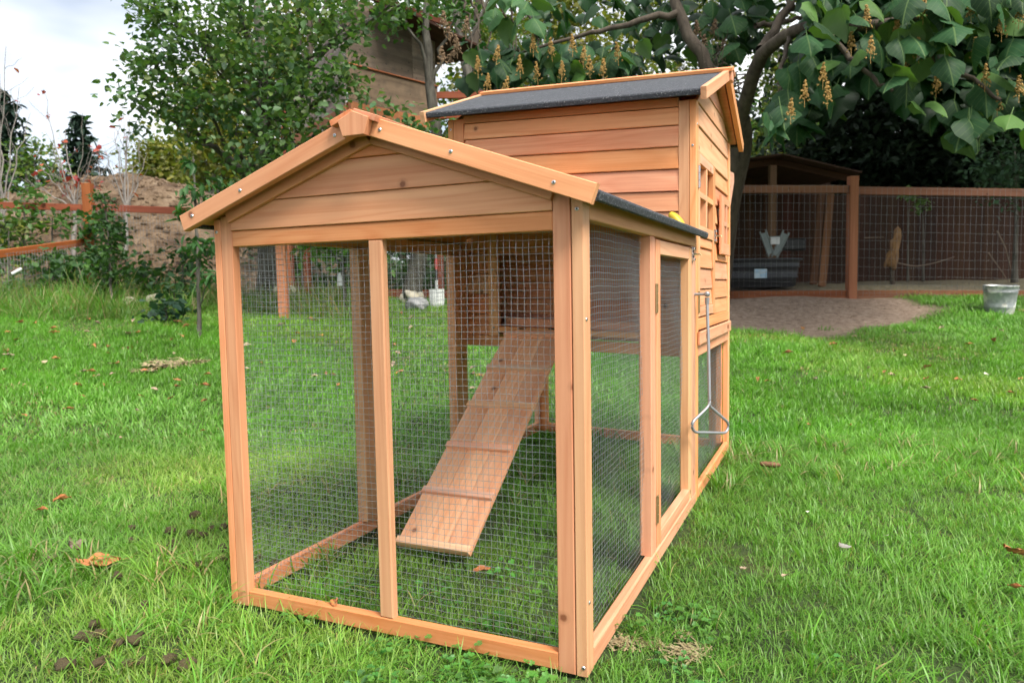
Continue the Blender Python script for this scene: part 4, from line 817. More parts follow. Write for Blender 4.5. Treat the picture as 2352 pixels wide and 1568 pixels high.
V_, F_ = lathe([(.0001, .012), (rb_, .012), (rb_+.004, 0), (rb_+.004, .012), (rb_+.30*(rt_-rb_), .28*hb_), (rb_+.30*(rt_-rb_)+.004, .30*hb_), (rb_+.33*(rt_-rb_), .33*hb_), (rb_+.8*(rt_-rb_), .76*hb_), (rb_+.8*(rt_-rb_)+.005, .78*hb_), (rb_+.84*(rt_-rb_), .81*hb_), (rt_, .97*hb_), (rt_+.006, .98*hb_), (rt_+.005, hb_), (rt_-.004, hb_), (rt_-.006, .95*hb_), (rb_-.004, .03), (.0001, .03)], 36)
V_[:, 0] *= 1+.03*np.sin(V_[:, 2]*14); obj('body', mesh('body', V_, F_, galv(), smooth=True), T(bk_p-np.array([0, 0, .015])) @ Matrix.Rotation(.04, 4, 'X') @ Matrix.Rotation(.03, 4, 'Y'), bu)
for s in (-1, 1): board('handle_ear', bk_p+np.array([*RH, 0])*s*(rt_+.006)+[0, 0, hb_*.80], bk_p+np.array([*RH, 0])*s*(rt_+.006)+[0, 0, hb_*.97], (*FH, 0), .035, .008, M_STEEL, bu, .002)
th_ = np.linspace(-.05, math.pi+.05, 17); g = Geo(); g.tube([bk_p+np.array([*RH, 0])*math.cos(q)*(rt_+.008)+np.array([-FH[0], -FH[1], 0])*math.sin(q)*(rt_+.02)+[0, 0, hb_*.9-.05*math.sin(q)] for q in th_], .003, 6); obj('handle', g.mesh('handle', M_STEEL, True), None, bu)
q_ = on_ground(2350, 715, 5.5); o = board('wood_offcut', q_+[0, 0, .012]-np.array([*RH, 0])*.09, q_+[0, 0, .016]+np.array([*RH, 0])*.14, (*FH, 0), .09, .02, M_GREYWOOD, None, .003, (1.4, 1.1, .85)); tag(o, 'small wooden offcut on the grass right of the bucket', 'wood')

# --- stones and tools seen through the run
def rock(name, c, r, col, seed, squash=.7):
    rg = np.random.default_rng(seed); import bmesh as bmm
    bm = bmm.new(); bmm.ops.create_icosphere(bm, subdivisions=3, radius=1); ph = rg.uniform(0, 6, (4, 3)); kk = rg.uniform(1, 3.2, (4, 3))
    for v in bm.verts:
        p = np.array(v.co); f = 1+.13*sum(math.sin(float(np.dot(kk[i], p)*1.6+ph[i, 0])) for i in range(4))/1.6; v.co = Vector(p*f*np.array([r, r*.8, r*squash]))
    me = bpy.data.meshes.new(name); bm.to_mesh(me); bm.free(); me.materials.append(col); me.polygons.foreach_set('use_smooth', np.ones(len(me.polygons), bool)); return me
M_R1 = plain('pale_stone', (.42, .37, .28), .9, 0, .3, 12, (.62, .57, .46), .5); M_R2 = plain('grey_stone', (.20, .20, .21), .9, 0, .3, 12, (.36, .36, .36), .5)
for vx, vy, wpx, m_, lb, sd in ((297, 705, 36, M_R1, 'small pale rock in the grass left of its larger neighbour by the leafy sapling', 1), (354, 704, 46, M_R1, 'rounded pale rock in the grass right of the leafy sapling', 2), (650, 693, 62, M_R1, 'flat pale rock at the foot of the orange fence post', 3), (948, 700, 64, M_R1, 'tan rock leaning behind the grey stone near the shovel', 4), (957, 716, 52, M_R2, 'grey stone lying in front of the tan rock', 5), (617, 640, 26, M_R1, 'small white rock behind the wire left of the orange fence post', 6)):
    p = on_ground(vx, vy, 4); D = float((p-CAM).dot(FW)); r = wpx/2/1658*D; o = obj('rock', rock('rock', p, r, m_, sd), T(p+np.array([0, 0, r*.6])) @ Matrix.Rotation(sd*1.3, 4, 'Z')); tag(o, lb, 'rock', 'rocks on the lawn')
p = on_ground(1004, 706, 5); D = float((p-CAM).dot(FW)); sc = D/1658; sv_ = thing('shovel', 'upright shovel with white blade and red shaft behind the run', 'shovel', p)
X_, Y_, Z_ = np.array([*RH, 0]), -np.array([*FH, 0]), np.array([0, 0, 1.])
gx = np.linspace(-1, 1, 9); gy = np.linspace(0, 1, 9); BV = []; 
for v in gy:
    for u in gx: w_ = 17*sc*(1 if v > .35 else .86+.4*v); BV.append(p+X_*u*w_+Z_*(v*42*sc)+Y_*(.012-.03*u*u*(1-.3*v)))
BV = np.array(BV); ii = np.arange(8)[:, None]*9+np.arange(8)[None]; BF = np.stack([ii, ii+1, ii+10, ii+9], -1).reshape(-1, 4); BV2 = np.vstack([BV, BV-Y_*.004]); BF = np.vstack([BF, BF[:, ::-1]+81])
obj('blade', mesh('blade', BV2, BF, plain('white_enamel', (.66, .67, .66), .45, 0, .08, 9), smooth=True), None, sv_)
M_RED = plain('red_paint', (.55, .07, .06), .45)
for nm, z0, z1, r, m_ in (('socket', 40, 62, .017, M_WHITE), ('shaft', 62, 86, .015, M_BLK), ('red_shaft', 86, 112, .0155, M_RED), ('upper_shaft', 112, 124, .013, M_STEEL)):
    g = Geo(); g.tube([p+Z_*z0*sc+Y_*.004, p+Z_*z1*sc+Y_*.004], r, 9); obj(nm, g.mesh(nm, m_, True), None, sv_)
g = Geo(); g.tube([p+Z_*122*sc, p+Z_*128*sc+X_*8*sc, p+Z_*139*sc+X_*8*sc, p+Z_*139*sc-X_*8*sc, p+Z_*128*sc-X_*8*sc, p+Z_*122*sc], .009, 7); obj('grip', g.mesh('grip', M_STEEL, True), None, sv_)
p = on_ground(930, 668, 5); D = float((p-CAM).dot(FW)); sc = D/1658; dp = thing('drain_pipe', 'grey pipe with black open end lying on the lawn behind the run', 'pipe', p)
a_, b_ = p-X_*48*sc+Z_*.03, p+X_*18*sc+Z_*22*sc; t = np.linspace(0, 1, 26)[:, None]; g = Geo(); g.tube(a_*(1-t)+b_*t, np.linspace(8, 17, 26)*sc*(1+.06*np.sin(np.arange(26)*2.1)), 14); obj('pipe_body', g.mesh('pipe_body', plain('grey_plastic', (.13, .14, .155), .6), True), None, dp)
g = Geo(); g.tube([b_, b_+(b_-a_)*.12, b_+(b_-a_)*.34], [17.5*sc, 20*sc, 19*sc], 16); obj('mouth', g.mesh('mouth', M_BLK, True), None, dp)
o = board('edging_board', gp(860, 10.2)+[0, 0, .10], gp(1080, 10.4)+[0, 0, .10], (0, 0, 1), .12, .03, M_FENCE, None, .004); tag(o, 'reddish edging board on the ground behind the shovel', 'board')

# --- treehouse
th = thing('treehouse', 'weathered plywood treehouse on brown timber posts among the trees', 'treehouse', gp(815, 9.4))
def tz(vy): return zat(815, vy, 9.2)
Pc, Pr, Pl = at(812, 660, 9.2)[:2], at(1012, 660, 10.3)[:2], at(688, 660, 10.9)[:2]
zT, zB0, zB1, zB2 = tz(12), tz(152), tz(160), tz(243)
def wall(n, A, B, z0, z1, m_, col=None, t_=.02, o_=0.0, s0=0, s1=1, par=None):
    A, B = np.array(A), np.array(B); nrm = np.array([B[1]-A[1], A[0]-B[0]]); nrm = nrm/np.linalg.norm(nrm)
    if nrm.dot(-FH) < 0: nrm = -nrm
    a3 = np.array([*(A+(B-A)*s0+nrm*o_), (z0+z1)/2]); b3 = np.array([*(A+(B-A)*s1+nrm*o_), (z0+z1)/2]); return board(n, a3, b3, (0, 0, 1), z1-z0, t_, m_, par or th, .002, col)
wall('plywood_panel', Pc, Pr, zB1, zT, M_PLY, (.85, .78, .72), s1=.72); wall('plywood_panel', Pc, Pr, zB1, zT-.12, M_PLY, (1.35, 1.28, 1.18), s0=.723, s1=1.0)
wall('plywood_panel', Pc, Pr, zB2, zB0-.03, M_PLY, (.85, .72, .58), o_=.03)
wall('trim', Pc, Pr, zB0-.03, zB1, M_FENCE_O, (.9, .8, .7), .05, .04); wall('floor_beam', Pc, Pr, zB2-.15, zB2, M_FENCE_O, (.85, .7, .6), .06, .05)
for k in range(6): wall('wall_plank', Pc, Pl, zB2-.06, zT-.18-.075*k, M_PLY, (1.35+.15*(k % 2), 1.35, 1.42), s0=.02+k/6.2, s1=.015+(k+1)/6.2)
wall('floor_beam', Pc, Pl, zB2-.21, zB2-.06, M_FENCE_O, (.75, .65, .55), .06, .03)
A_, B_ = np.array(Pc)-FH*.3, np.array(Pr)+RH*.25; wall('roof_edge', A_, B_, zT-.02, zT+.06, M_DARKWOOD, (1.6, .9, .7), .04); rc = np.array([*((A_+B_)/2+FH*.8), zT+.0]); board('roof_panel', np.array([*A_, zT-.03])+np.array([*FH, 0])*.8, np.array([*B_, zT-.22])+np.array([*FH, 0])*.8, (*FH, 0), 1.7, .03, M_DARKWOOD, th, .002)
for (q, zt_) in ((np.array(Pc)+FH*.08, zB2), (np.array(Pr)+FH*.08, zB2), (np.array(Pl)+FH*.1+RH*.1, zB2), (np.array(Pl)+FH*.2-RH*.18, zT-.9), (np.array(Pr)+RH*.35+FH*.1, zB0+.1)):
    board('post', (q[0], q[1], float(ground_z(*q))-.1), (q[0], q[1], zt_), (*RH, 0), .09, .09, M_FENCE, th, .004, (1.0, .85, .8))
R2 = np.array(Pr)+RH*.9
for z_ in (tz(172), tz(222)): wall('deck_rail', Pr, R2, z_-.09, z_, M_FENCE, (1.0, .8, .75), .04, .02)
board('brace', np.array([*Pr, tz(228)]), np.array([*R2, tz(178)]), (0, 0, 1), .09, .04, M_FENCE, th, .003); wall('joist', np.array(Pl)-RH*.1, np.array(Pr)+RH*.2, zB2-.36, zB2-.22, M_FENCE, (.7, .6, .55), .05, -.5)
wall('joist', np.array(Pl), np.array(Pr)+RH*.2, zB2-.52, zB2-.40, M_FENCE, (.8, .65, .6), .05, -.2)
# ================================================================== trees and shrubs
G_DK = [(.024, .068, .024), (.040, .105, .030), (.062, .135, .036), (.036, .085, .036)]; G_LT = [(.07, .16, .035), (.10, .20, .045), (.05, .12, .03)]
G_YL = [(.13, .155, .028), (.20, .20, .035), (.09, .125, .028), (.28, .24, .045)]; G_CON = [(.010, .026, .018), (.018, .040, .026), (.024, .05, .03)]
def B(vx, vy, D, r, n): return (at(vx, vy, D), r, n)
def gb(vx, D): return gp(vx, D)
# alder in the left middle ground
b0 = gb(612, 9.2)
broadleaf('alder_tree', 'large dark green alder with overhanging crown left of the treehouse', b0, [b0-[0, 0, .1], at(612, 420, 9.1), at(605, 200, 8.9), at(600, -60, 8.8), at(640, -400, 8.8)], .115,
  [B(345, 0, 7.6, .26, 8), B(400, 40, 7.6, .34, 15), B(350, 150, 7.5, .30, 14), B(330, 240, 7.4, .26, 10), B(470, 110, 7.4, .44, 18), B(460, 230, 7.5, .36, 18), B(560, 40, 7.6, .42, 20), B(600, 170, 7.3, .44, 17), B(540, 290, 7.4, .30, 9), B(430, 300, 7.4, .22, 5), B(690, 60, 7.2, .44, 18), B(700, 190, 7.2, .38, 15), B(790, 50, 7.2, .28, 9), B(780, 190, 7.1, .22, 8), B(740, 280, 7.0, .24, 8), B(660, 320, 7.1, .28, 8), B(630, 390, 7.2, .22, 5), B(890, 285, 6.9, .17, 5), B(960, 290, 6.8, .15, 4), B(830, 330, 6.9, .22, 7), B(700, 380, 7.1, .2, 4), B(560, 360, 7.3, .2, 3), B(900, 0, 7.2, .14, 4), B(500, -90, 7.8, .5, 14), B(720, -100, 7.6, .5, 14), B(960, -20, 7.8, .18, 4), B(560, 440, 8.3, .2, 4)],
  .072, [(.045, .105, .042), (.065, .145, .05), (.095, .175, .055), (.06, .12, .058), (.12, .20, .055), (.16, .215, .05)], per=30, spread=.16, seed=11, twig_r=.007, width=.70)
# slender trunk in front of the treehouse
b0 = gb(938, 9.0)
broadleaf('slender_tree', 'lichen covered slender tree trunk standing before the treehouse', b0, [b0-[0, 0, .1], at(990, 400, 8.7), at(1000, 290, 8.6), at(985, 150, 8.6), at(978, 0, 8.6), at(960, -300, 8.8)], .092, [B(930, 30, 8.4, .22, 6), B(1045, 30, 8.5, .20, 6), B(960, -150, 8.7, .6, 14)], .08, G_LT+G_DK, per=22, spread=.15, seed=12, bark_m=M_BARK)
# yellowing grove behind
gl_ = 'trees of the yellowing grove'
for k, (vx, D, top, w, nm, cols) in enumerate(((395, 30, 350, 60, 'low yellow green tree on the mound edge left of the grove', G_YL), (500, 24, 190, 75, 'thin yellow green birch at the left end of the grove', G_YL), (590, 26, 60, 85, 'birch behind the alder trunk', G_YL+G_LT), (690, 25, 40, 80, 'birch behind the left treehouse wall', G_YL), (780, 27, -10, 80, 'birch rising above the treehouse roof', G_YL+G_DK), (1085, 22, -60, 95, 'yellow green birch right of the slender trunk', G_YL+G_LT), (1215, 25, -80, 95, 'yellow green birch behind the middle paulownia branch', G_YL), (1340, 23, -40, 85, 'yellow green birch above the house roof middle', G_YL), (1470, 26, -60, 85, 'yellow green birch above the right end of the house roof', G_YL+G_LT), (1620, 28, -20, 80, 'yellow green birch behind the paulownia fork', G_YL+G_DK), (1785, 27, 20, 70, 'pale green tree seen in the gap right of the paulownia trunk', G_LT+G_YL))):
    b0 = gb(vx, D); zt_ = zat(vx, top, D); lo_ = zat(vx, 430, D); bl = []; rg = np.random.default_rng(100+k); m = 9
    for i in range(m):
        f = (i+.5)/m; bl.append((np.array([*at(vx+rg.normal(0, w*.38), 600, D)[:2], lo_+(zt_-lo_)*f]), np.array([w, w, w*.8])/1658*D*(1.0-.45*f)*rg.uniform(.75, 1.2), 15))
    broadleaf('birch_tree', nm, b0, [b0-[0, 0, .2], b0*[1, 1, 0]+[.1, 0, lo_], b0*[1, 1, 0]+[-.1, .1, zt_-.3]], .13, bl, .19, cols, gl_, bark_m=M_BARK_P, per=34, spread=.46, seed=50+k, shape='kite', twig_r=.014, width=.7)
# distant wood closing the view
rg = np.random.default_rng(77); cen = []; cc = []
for k in range(80):
    vx = rg.uniform(420, 2600); D = rg.uniform(33, 46); top = rg.uniform(250, 420) if vx < 1700 else rg.uniform(60, 330); n = 330
    c = np.stack([np.full(n, 0.)]*3, 1); v = rg.normal(0, 1, (n, 3)); v /= np.linalg.norm(v, axis=1)[:, None]; a0 = at(vx, 640, D); zt_ = zat(vx, top, D); h = (zt_-a0[2])/2
    c = np.array([a0[0], a0[1], a0[2]+h])+v*np.array([1.9, 1.9, h*1.05])*rg.random((n, 1))**.35; cen.append(c); cc.append(mixcol(n, G_DK+G_YL[:1]+G_CON, rg, .3)*rg.uniform(.7, 1.2))
cen = np.vstack(cen); V_, F_, C_ = leaf_faces(cen, .55, np.vstack(cc), rg, 'kite', .3, .8); tag(obj('distant_wood', mesh('distant_wood', V_, F_, M_LEAF, tint=C_)), 'far off mixed wood behind the grove', 'woodland', kind='stuff')
# conifers at far left
for k, (vx, top, D, rb, nm) in enumerate(((32, 205, 38, 2.6, 'tall dark fir at the left edge of the picture'), (203, 262, 42, 2.1, 'dark fir behind the soil mound between the bare saplings'), (132, 382, 46, 1.5, 'short fir just showing over the mound left of the dark fir'), (548, 300, 36, 1.9, 'dark fir among the left birches'), (-95, 250, 36, 3, 'broad fir cut by the left picture edge'))):
    p = at(vx, 600, D); z0 = float(ground_z(p[0], p[1])); zt_ = zat(vx, top, D); conifer('fir_tree', nm, (p[0], p[1], z0), zt_-z0, rb*1.7, G_CON, 200+k, 'firs on the left skyline', levels=34, size=.5, dens=46)
b0 = gb(60, 30); broadleaf('round_tree', 'pale green leafy tree at the foot of the tall left fir', b0, [b0, at(60, 480, 30), at(60, 380, 30)], .15, [B(60, 370, 30, 1.3, 16), B(95, 400, 30, .8, 10), B(20, 400, 30, 1.2, 12)], .2, G_LT+G_YL[:2], per=24, spread=.35, seed=61, shape='kite')
# bare saplings with the last red leaves
def sapling(name, label, vx, D, stems, nred, seed):
    rg = np.random.default_rng(seed); b = gp(vx, D); b = np.array([b[0], b[1], mound_z(b[0], b[1])]); root = thing(name, label, 'tree', b, 'bare saplings before the mound'); g = Geo(); tips = []
    fork = at(vx, 468, D); g.tube(path(b-[0, 0, .1], fork, 6, 0, .01, rg), np.linspace(.034, .026, 6), 8)
    for (tx, ty) in stems:
        e = at(tx, ty, D+rg.normal(0, .2)); P = path(fork-[0, 0, rg.uniform(0, .25)], e, 9, -.02, .018, rg); g.tube(P, np.linspace(.014, .003, 9), 5)
        for q in range(5):
            i = rg.integers(2, 8); e2 = P[i]+np.array([*(RH*rg.normal(0, .28)), rg.uniform(.15, .5)]); P2 = path(P[i], e2, 5, 0, .04, rg); g.tube(P2, np.linspace(.005, .002, 5), 3); tips.append(P2)
    obj('trunk', g.mesh('trunk', bark('sapling_bark', (.17, .15, .135), (.32, .29, .26), 30), True), None, root)
    tips = np.vstack(tips); c = tips[rg.integers(0, len(tips), nred)]+rg.normal(0, .05, (nred, 3)); V, F, C = leaf_faces(c, .085, mixcol(nred, [(.42, .05, .05), (.5, .12, .06), (.30, .04, .05)], rg), rg, 'oval', .6, .7); tag(obj('leaves', mesh('leaves', V, F, M_LEAF, tint=C), None, root), kind='stuff')
sapling('bare_sapling', 'bare pale stemmed sapling with a few red leaves left of the orange corner post', 172, 10.9, [(108, 250), (150, 300), (118, 330), (190, 260), (215, 340), (250, 370), (90, 380), (60, 410)], 60, 5)
sapling('bare_sapling', 'bare pale stemmed sapling right of the orange corner post', 290, 10.9, [(282, 245), (300, 230), (262, 300), (320, 320), (338, 350), (240, 340), (275, 340)], 6, 6)
sapling('bare_sapling', 'thin bare twigs rising at the left picture edge', 6, 10.6, [(14, 105), (0, 170), (44, 200), (-30, 200), (70, 260)], 4, 7)
# leafy sapling by the left fence
b0 = on_ground(258, 712, 4); D = float((b0-CAM).dot(FW))
broadleaf('leafy_sapling', 'small leafy sapling with bare lower stem on the lawn by the left fence', b0, [b0-[0, 0, .03], at(254, 640, D), at(250, 560, D), at(240, 450, D)], .013, [B(250, 560, D, .20, 16), B(235, 500, D, .14, 8), B(262, 520, D, .14, 8), B(232, 455, D, .09, 4), B(255, 610, D, .18, 9), B(236, 640, D, .12, 4)], .055, G_DK+G_LT, per=15, spread=.065, seed=62, twig_r=.003, width=.75)
b0 = gp(452, 6.4)
broadleaf('cherry_sapling', 'young cherry with long drooping leaves beside the left run roof tip', b0, [b0, at(452, 560, 6.4), at(448, 450, 6.4), at(443, 360, 6.4)], .013, [B(444, 372, 6.4, .05, 2), B(444, 430, 6.4, .07, 3), B(440, 480, 6.4, .10, 5), B(462, 445, 6.4, .09, 3), B(470, 545, 6.3, .12, 5), B(460, 600, 6.4, .11, 5), B(478, 640, 6.3, .10, 4), B(500, 420, 6.6, .10, 2)], .10, [(.035, .10, .025), (.06, .15, .035), (.05, .13, .04)], per=8, spread=.05, seed=63, twig_r=.0035, width=.36, droop=.7)
# shrubs and brambles along the left fence
for k, (vx, vy, D, rx, n, nm, cc_) in enumerate(((55, 470, 9.7, .28, 12, 'bright green climbing shoot on the far left of the red rail', G_LT), (20, 520, 9.4, .40, 18, 'pale shrub at the left picture edge below the red rail', G_LT+G_YL[:2]), (120, 500, 9.8, .22, 10, 'bright green shoot under the red rail', G_LT), (180, 610, 9.2, .40, 12, 'dark bramble left of the corner post', G_DK), (330, 630, 8.8, .38, 12, 'dark bramble between the corner post and the coop', G_DK+G_LT[:1]), (420, 600, 8.9, .34, 9, 'bramble behind the cherry sapling', G_DK), (100, 625, 9.0, .4, 16, 'low weeds below the orange rail', G_DK+G_LT), (275, 600, 9.6, .25, 9, 'ivy leaves right of the orange corner post', G_DK+G_LT[:1]), (218, 520, 9.75, .17, 14, 'ivy climbing over the orange corner post', G_DK+G_LT), (400, 665, 8.0, .16, 4, 'small dark shrub right of the rounded pale rock', G_DK), (380, 705, 7.0, .12, 6, 'low bluish seedling on the lawn left of the coop', [(.03, .08, .05), (.05, .1, .06)]))):
    b0 = gp(vx, D); c = at(vx, vy, D); broadleaf('shrub', nm, b0, [b0, (b0+c)/2, c], .015, [(c, np.array([rx, rx, rx*.8]), n), ((c+b0)/2, np.array([rx*1.1, rx, rx*.8]), n)], .085, cc_, 'shrubs by the left fence', 'shrub', per=12, spread=.10, seed=70+k, twig_r=.004, width=.7)
# sapling and trunks seen through the run
b0 = on_ground(792, 724, 4); D = float((b0-CAM).dot(FW))
broadleaf('stake_sapling', 'thin young tree with bright leaves and white tag seen through the run', b0, [b0, at(790, 640, D), at(785, 560, D), at(770, 470, D)], .02, [B(800, 565, D, .26, 12), B(750, 560, D, .22, 10), B(830, 585, D, .2, 8), B(780, 480, D, .3, 12)], .10, [(.12, .26, .04), (.09, .20, .04)], per=13, spread=.10, seed=64, twig_r=.004, width=.5)
V_, F_ = lathe([(.0001, 0), (.028, 0), (.03, .01), (.028, .10), (.016, .13), (.014, .15), (.0001, .15)], 12); tag(obj('white_bottle', mesh('white_bottle', V_, F_, M_WHITE, smooth=True), T(at(781, 657, D-.05))), 'white plastic bottle hung on the thin young tree', 'bottle')
for k, (vx, D, r, nm) in enumerate(((820, 13.5, .13, 'dark trunk behind the thin young tree'), (725, 14, .12, 'dark trunk right of the orange post behind the run'), (1120, 11.5, .11, 'leaning dark trunk right of the slender tree'), (1105, 15, .16, 'thick trunk far behind the house roof'))):
    b0 = gp(vx, D); broadleaf('woodland_tree', nm, b0, [b0-[0, 0, .1], at(vx+10, 400, D), at(vx+(-15 if k != 2 else -60), 100, D), at(vx+(10 if k != 2 else -110), -250, D)], r, [B(vx+40, -120, D, 1.2, 10), B(vx-60, 20, D+.5, .7, 7), B(vx+60, 110, D+.8, .6, 5)], .11, G_DK+G_LT+G_YL[:1], 'woodland trees behind the house', per=24, spread=.3, seed=80+k, bark_m=M_BARK if k % 2 == 0 else M_BARK_D)
cs_, rg = SCRUB; V_, F_, C_ = leaf_faces(cs_, .10, mixcol(len(cs_), G_DK+G_LT+[(.22, .17, .08), (.30, .24, .12)], rg, .3), rg, 'kite', .1, .5); tag(obj('mound_scrub', mesh('mound_scrub', V_, F_, M_LEAF, tint=C_)), 'weeds and dry scrub on the foot of the soil mound', 'scrub', kind='stuff')
# undergrowth under the treehouse
rg = np.random.default_rng(78); n = 16000; l_ = rg.uniform(-5.2, 1.6, n); d_ = rg.uniform(11.2, 17, n); x = CAM[0]+d_*FH[0]+l_*RH[0]; y = CAM[1]+d_*FH[1]+l_*RH[1]; z = ground_z(x, y)+rg.random(n)**2*(.6+.45*fbm(x, y, 1.2, 9)).clip(.1, 1.3)
V_, F_, C_ = leaf_faces(np.stack([x, y, z], 1), .15, mixcol(n, G_DK+G_LT[:1]+[(.09, .07, .035)], rg, .3), rg, 'kite', .2, .7); tag(obj('undergrowth', mesh('undergrowth', V_, F_, M_LEAF, tint=C_)), 'low leafy undergrowth beneath the treehouse', 'undergrowth', kind='stuff')
# evergreens behind the pen
for k, (vx, D, nm, bl) in enumerate(((2000, 13.5, 'dark evergreen behind the shed', [(1900, 300, 1.1), (1960, 380, 1.1), (2040, 300, 1.3), (1990, 180, 1.4), (2050, 60, 1.4), (1900, 400, .6), (2000, -150, 1.8), (1930, 440, .5)]), (2200, 13, 'dark evergreen behind the board fence middle', [(2150, 330, 1.3), (2250, 400, 1.2), (2220, 250, 1.4), (2250, 110, 1.5), (2200, -20, 1.5), (2130, 430, .8), (2150, -250, 1.8), (2300, 440, .7)]), (2420, 12.5, 'dark evergreen at the right picture edge', [(2400, 400, 1.3), (2360, 280, 1.3), (2400, 130, 1.4), (2420, -30, 1.5)]))):
    b0 = gp(vx, D); broadleaf('evergreen_tree', nm, b0, [b0-[0, 0, .1], at(vx, 350, D), at(vx, -150, D)], .2, [(at(x_, y_, D), np.array([r_, r_*1.3, r_*.8]), 40) for x_, y_, r_ in bl], .17, [(.008, .018, .010), (.014, .03, .014), (.02, .04, .018)], 'evergreens behind the pen', per=42, spread=.33, seed=90+k, bark_m=M_BARK_D, shape='kite', width=.5, leaf_m=M_NEEDLE)
b0 = gp(2330, 9.6); broadleaf('cedar_sapling', 'pale green cedar sprays hanging at the right picture edge', b0, [b0, at(2335, 480, 9.6), at(2330, 330, 9.6)], .03, [B(2300, 355, 9.3, .28, 12), B(2335, 400, 9.2, .26, 12), B(2270, 400, 9.4, .22, 8), B(2340, 450, 9.3, .18, 5)], .08, [(.05, .11, .05), (.07, .14, .07), (.03, .07, .04)], per=26, spread=.14, seed=95, shape='kite', width=.45, twig_r=.004, leaf_m=M_NEEDLE)
for k, (vx, vy, D, nm) in enumerate(((2085, 445, 10.9, 'sunlit leafy sprig above the right fence rail'), (2120, 470, 10.9, 'green sprig just under the right fence rail'))):
    b0 = gp(vx, D); broadleaf('sprig', nm, b0, [b0, at(vx, vy, D)], .012, [B(vx, vy, D, .12, 6)], .07, [(.14, .22, .06), (.08, .16, .05)], None, 'shrub', per=10, spread=.06, seed=97+k, twig_r=.003)

# ------------------------------------------------------------------ paulownia with large single leaves
pa_b = gp(1640, 8.4); pa = thing('paulownia_tree', 'big leaved paulownia with orange flower buds overhanging from the right', 'tree', pa_b); rg = np.random.default_rng(33)
def smooth(P, n=15):
    P = np.array(P); t = np.linspace(0, 1, len(P)); f = np.linspace(0, 1, n); Q = np.stack([np.interp(f, t, P[:, k]) for k in range(3)], 1)
    for _ in range(2): Q[1:-1] = .25*Q[:-2]+.5*Q[1:-1]+.25*Q[2:]
    return Q
def limb(n, pts, r0, r1, j=.012):
    Q = smooth([at(*p) if len(p) == 3 and p[2] > 2 else p for p in pts]); Q[1:-1] += rg.normal(0, j, (len(Q)-2, 3)); g = Geo(); g.tube(Q, np.linspace(r0, r1, len(Q)), 10); obj(n, g.mesh(n, M_BARK_D, True), None, pa); return Q
g = Geo(); Q = smooth([pa_b-[0, 0, .1], at(1668, 470, 8.0), at(1704, 330, 7.7), at(1700, 270, 7.5)]); g.tube(Q, np.linspace(.16, .10, len(Q)), 12); obj('trunk', g.mesh('trunk', M_BARK_D, True), None, pa)
limb('limb', [(1700, 275, 7.5), (1745, 118, 6.9), (1812, 78, 6.5), (1890, 46, 6.2), (2050, 60, 5.9), (2200, 20, 5.7)], .075, .03); limb('limb', [(1700, 275, 7.5), (1650, 190, 7.5), (1610, 130, 7.5), (1560, 40, 7.6), (1520, -120, 7.8)], .085, .05)
limb('limb', [(1555, 30, 7.6), (1480, 45, 7.6), (1400, 70, 7.7), (1330, 80, 7.8), (1200, 120, 7.9)], .04, .014); limb('limb', [(1747, 115, 6.9), (1800, 45, 7.0), (1830, -60, 7.0), (1900, -250, 7)], .05, .03)
limb('limb', [(1890, 46, 6.2), (1960, 150, 5.9), (2050, 210, 5.7)], .03, .012); limb('limb', [(2050, 60, 5.9), (2180, 150, 5.6), (2300, 230, 5.4)], .03, .012); limb('limb', [(1812, 78, 6.5), (1790, 180, 6.2), (1800, 250, 6.1)], .022, .010); limb('limb', [(1735, 60, 7.6), (1850, 40, 7.7)], .03, .02)
for k in range(9):
    a0 = (1700+rg.uniform(-10, 20), 230+rg.uniform(-60, 20), 7.3); limb('twig', [a0, (1660+rg.uniform(-40, 20), 190+rg.uniform(-50, 20), 7.1), (1620+rg.uniform(-40, 70), 90+rg.uniform(-40, 60), 7.0)], .008, .003, .02)
for k in range(7):
    x_ = 1060+k*22; limb('twig', [(x_, 0+rg.uniform(-20, 20), 8.3), (x_+rg.uniform(10, 40), 60, 8.3), (x_+rg.uniform(0, 60), 130, 8.2)], .016, .006, .02)
def paul_leaf(seed):
    r = np.random.default_rng(seed); out = [(0, 0), (-.10, .16), (-.06, .34), (.10, .47), (.26, .50), (.40, .43), (.50, .40), (.60, .30), (.78, .15), (1, 0)]; rows = 5; V = []; F = []
    cup = r.uniform(.10, .34); droop = r.uniform(.25, .75); tw = r.uniform(-.25, .25); asym = r.uniform(.85, 1.15)
    for i, (x_, w_) in enumerate(out):
        for s in range(-2, 3):
            u = s/2; yy = w_*u*(asym if u > 0 else 1/asym)*(1+.05*r.normal()); z_ = -cup*abs(u)**1.5*w_*1.6 + .05*(1-abs(u))-droop*max(x_, 0)**2*.5+tw*u*w_*x_+.025*r.normal()*(abs(u) > .6)
            V.append((x_+(.03*r.normal() if abs(u) == 1 else 0), yy, z_))
    for i in range(len(out)-1):
        for s in range(4): q = i*5+s; F.append([q, q+5, q+6, q+1])
    n0 = len(V); V += [(-.32, .012, .22), (-.32, -.012, .22), (.02, -.014, .03), (.02, .014, .03)]; F.append([n0, n0+1, n0+2, n0+3]); return V, F
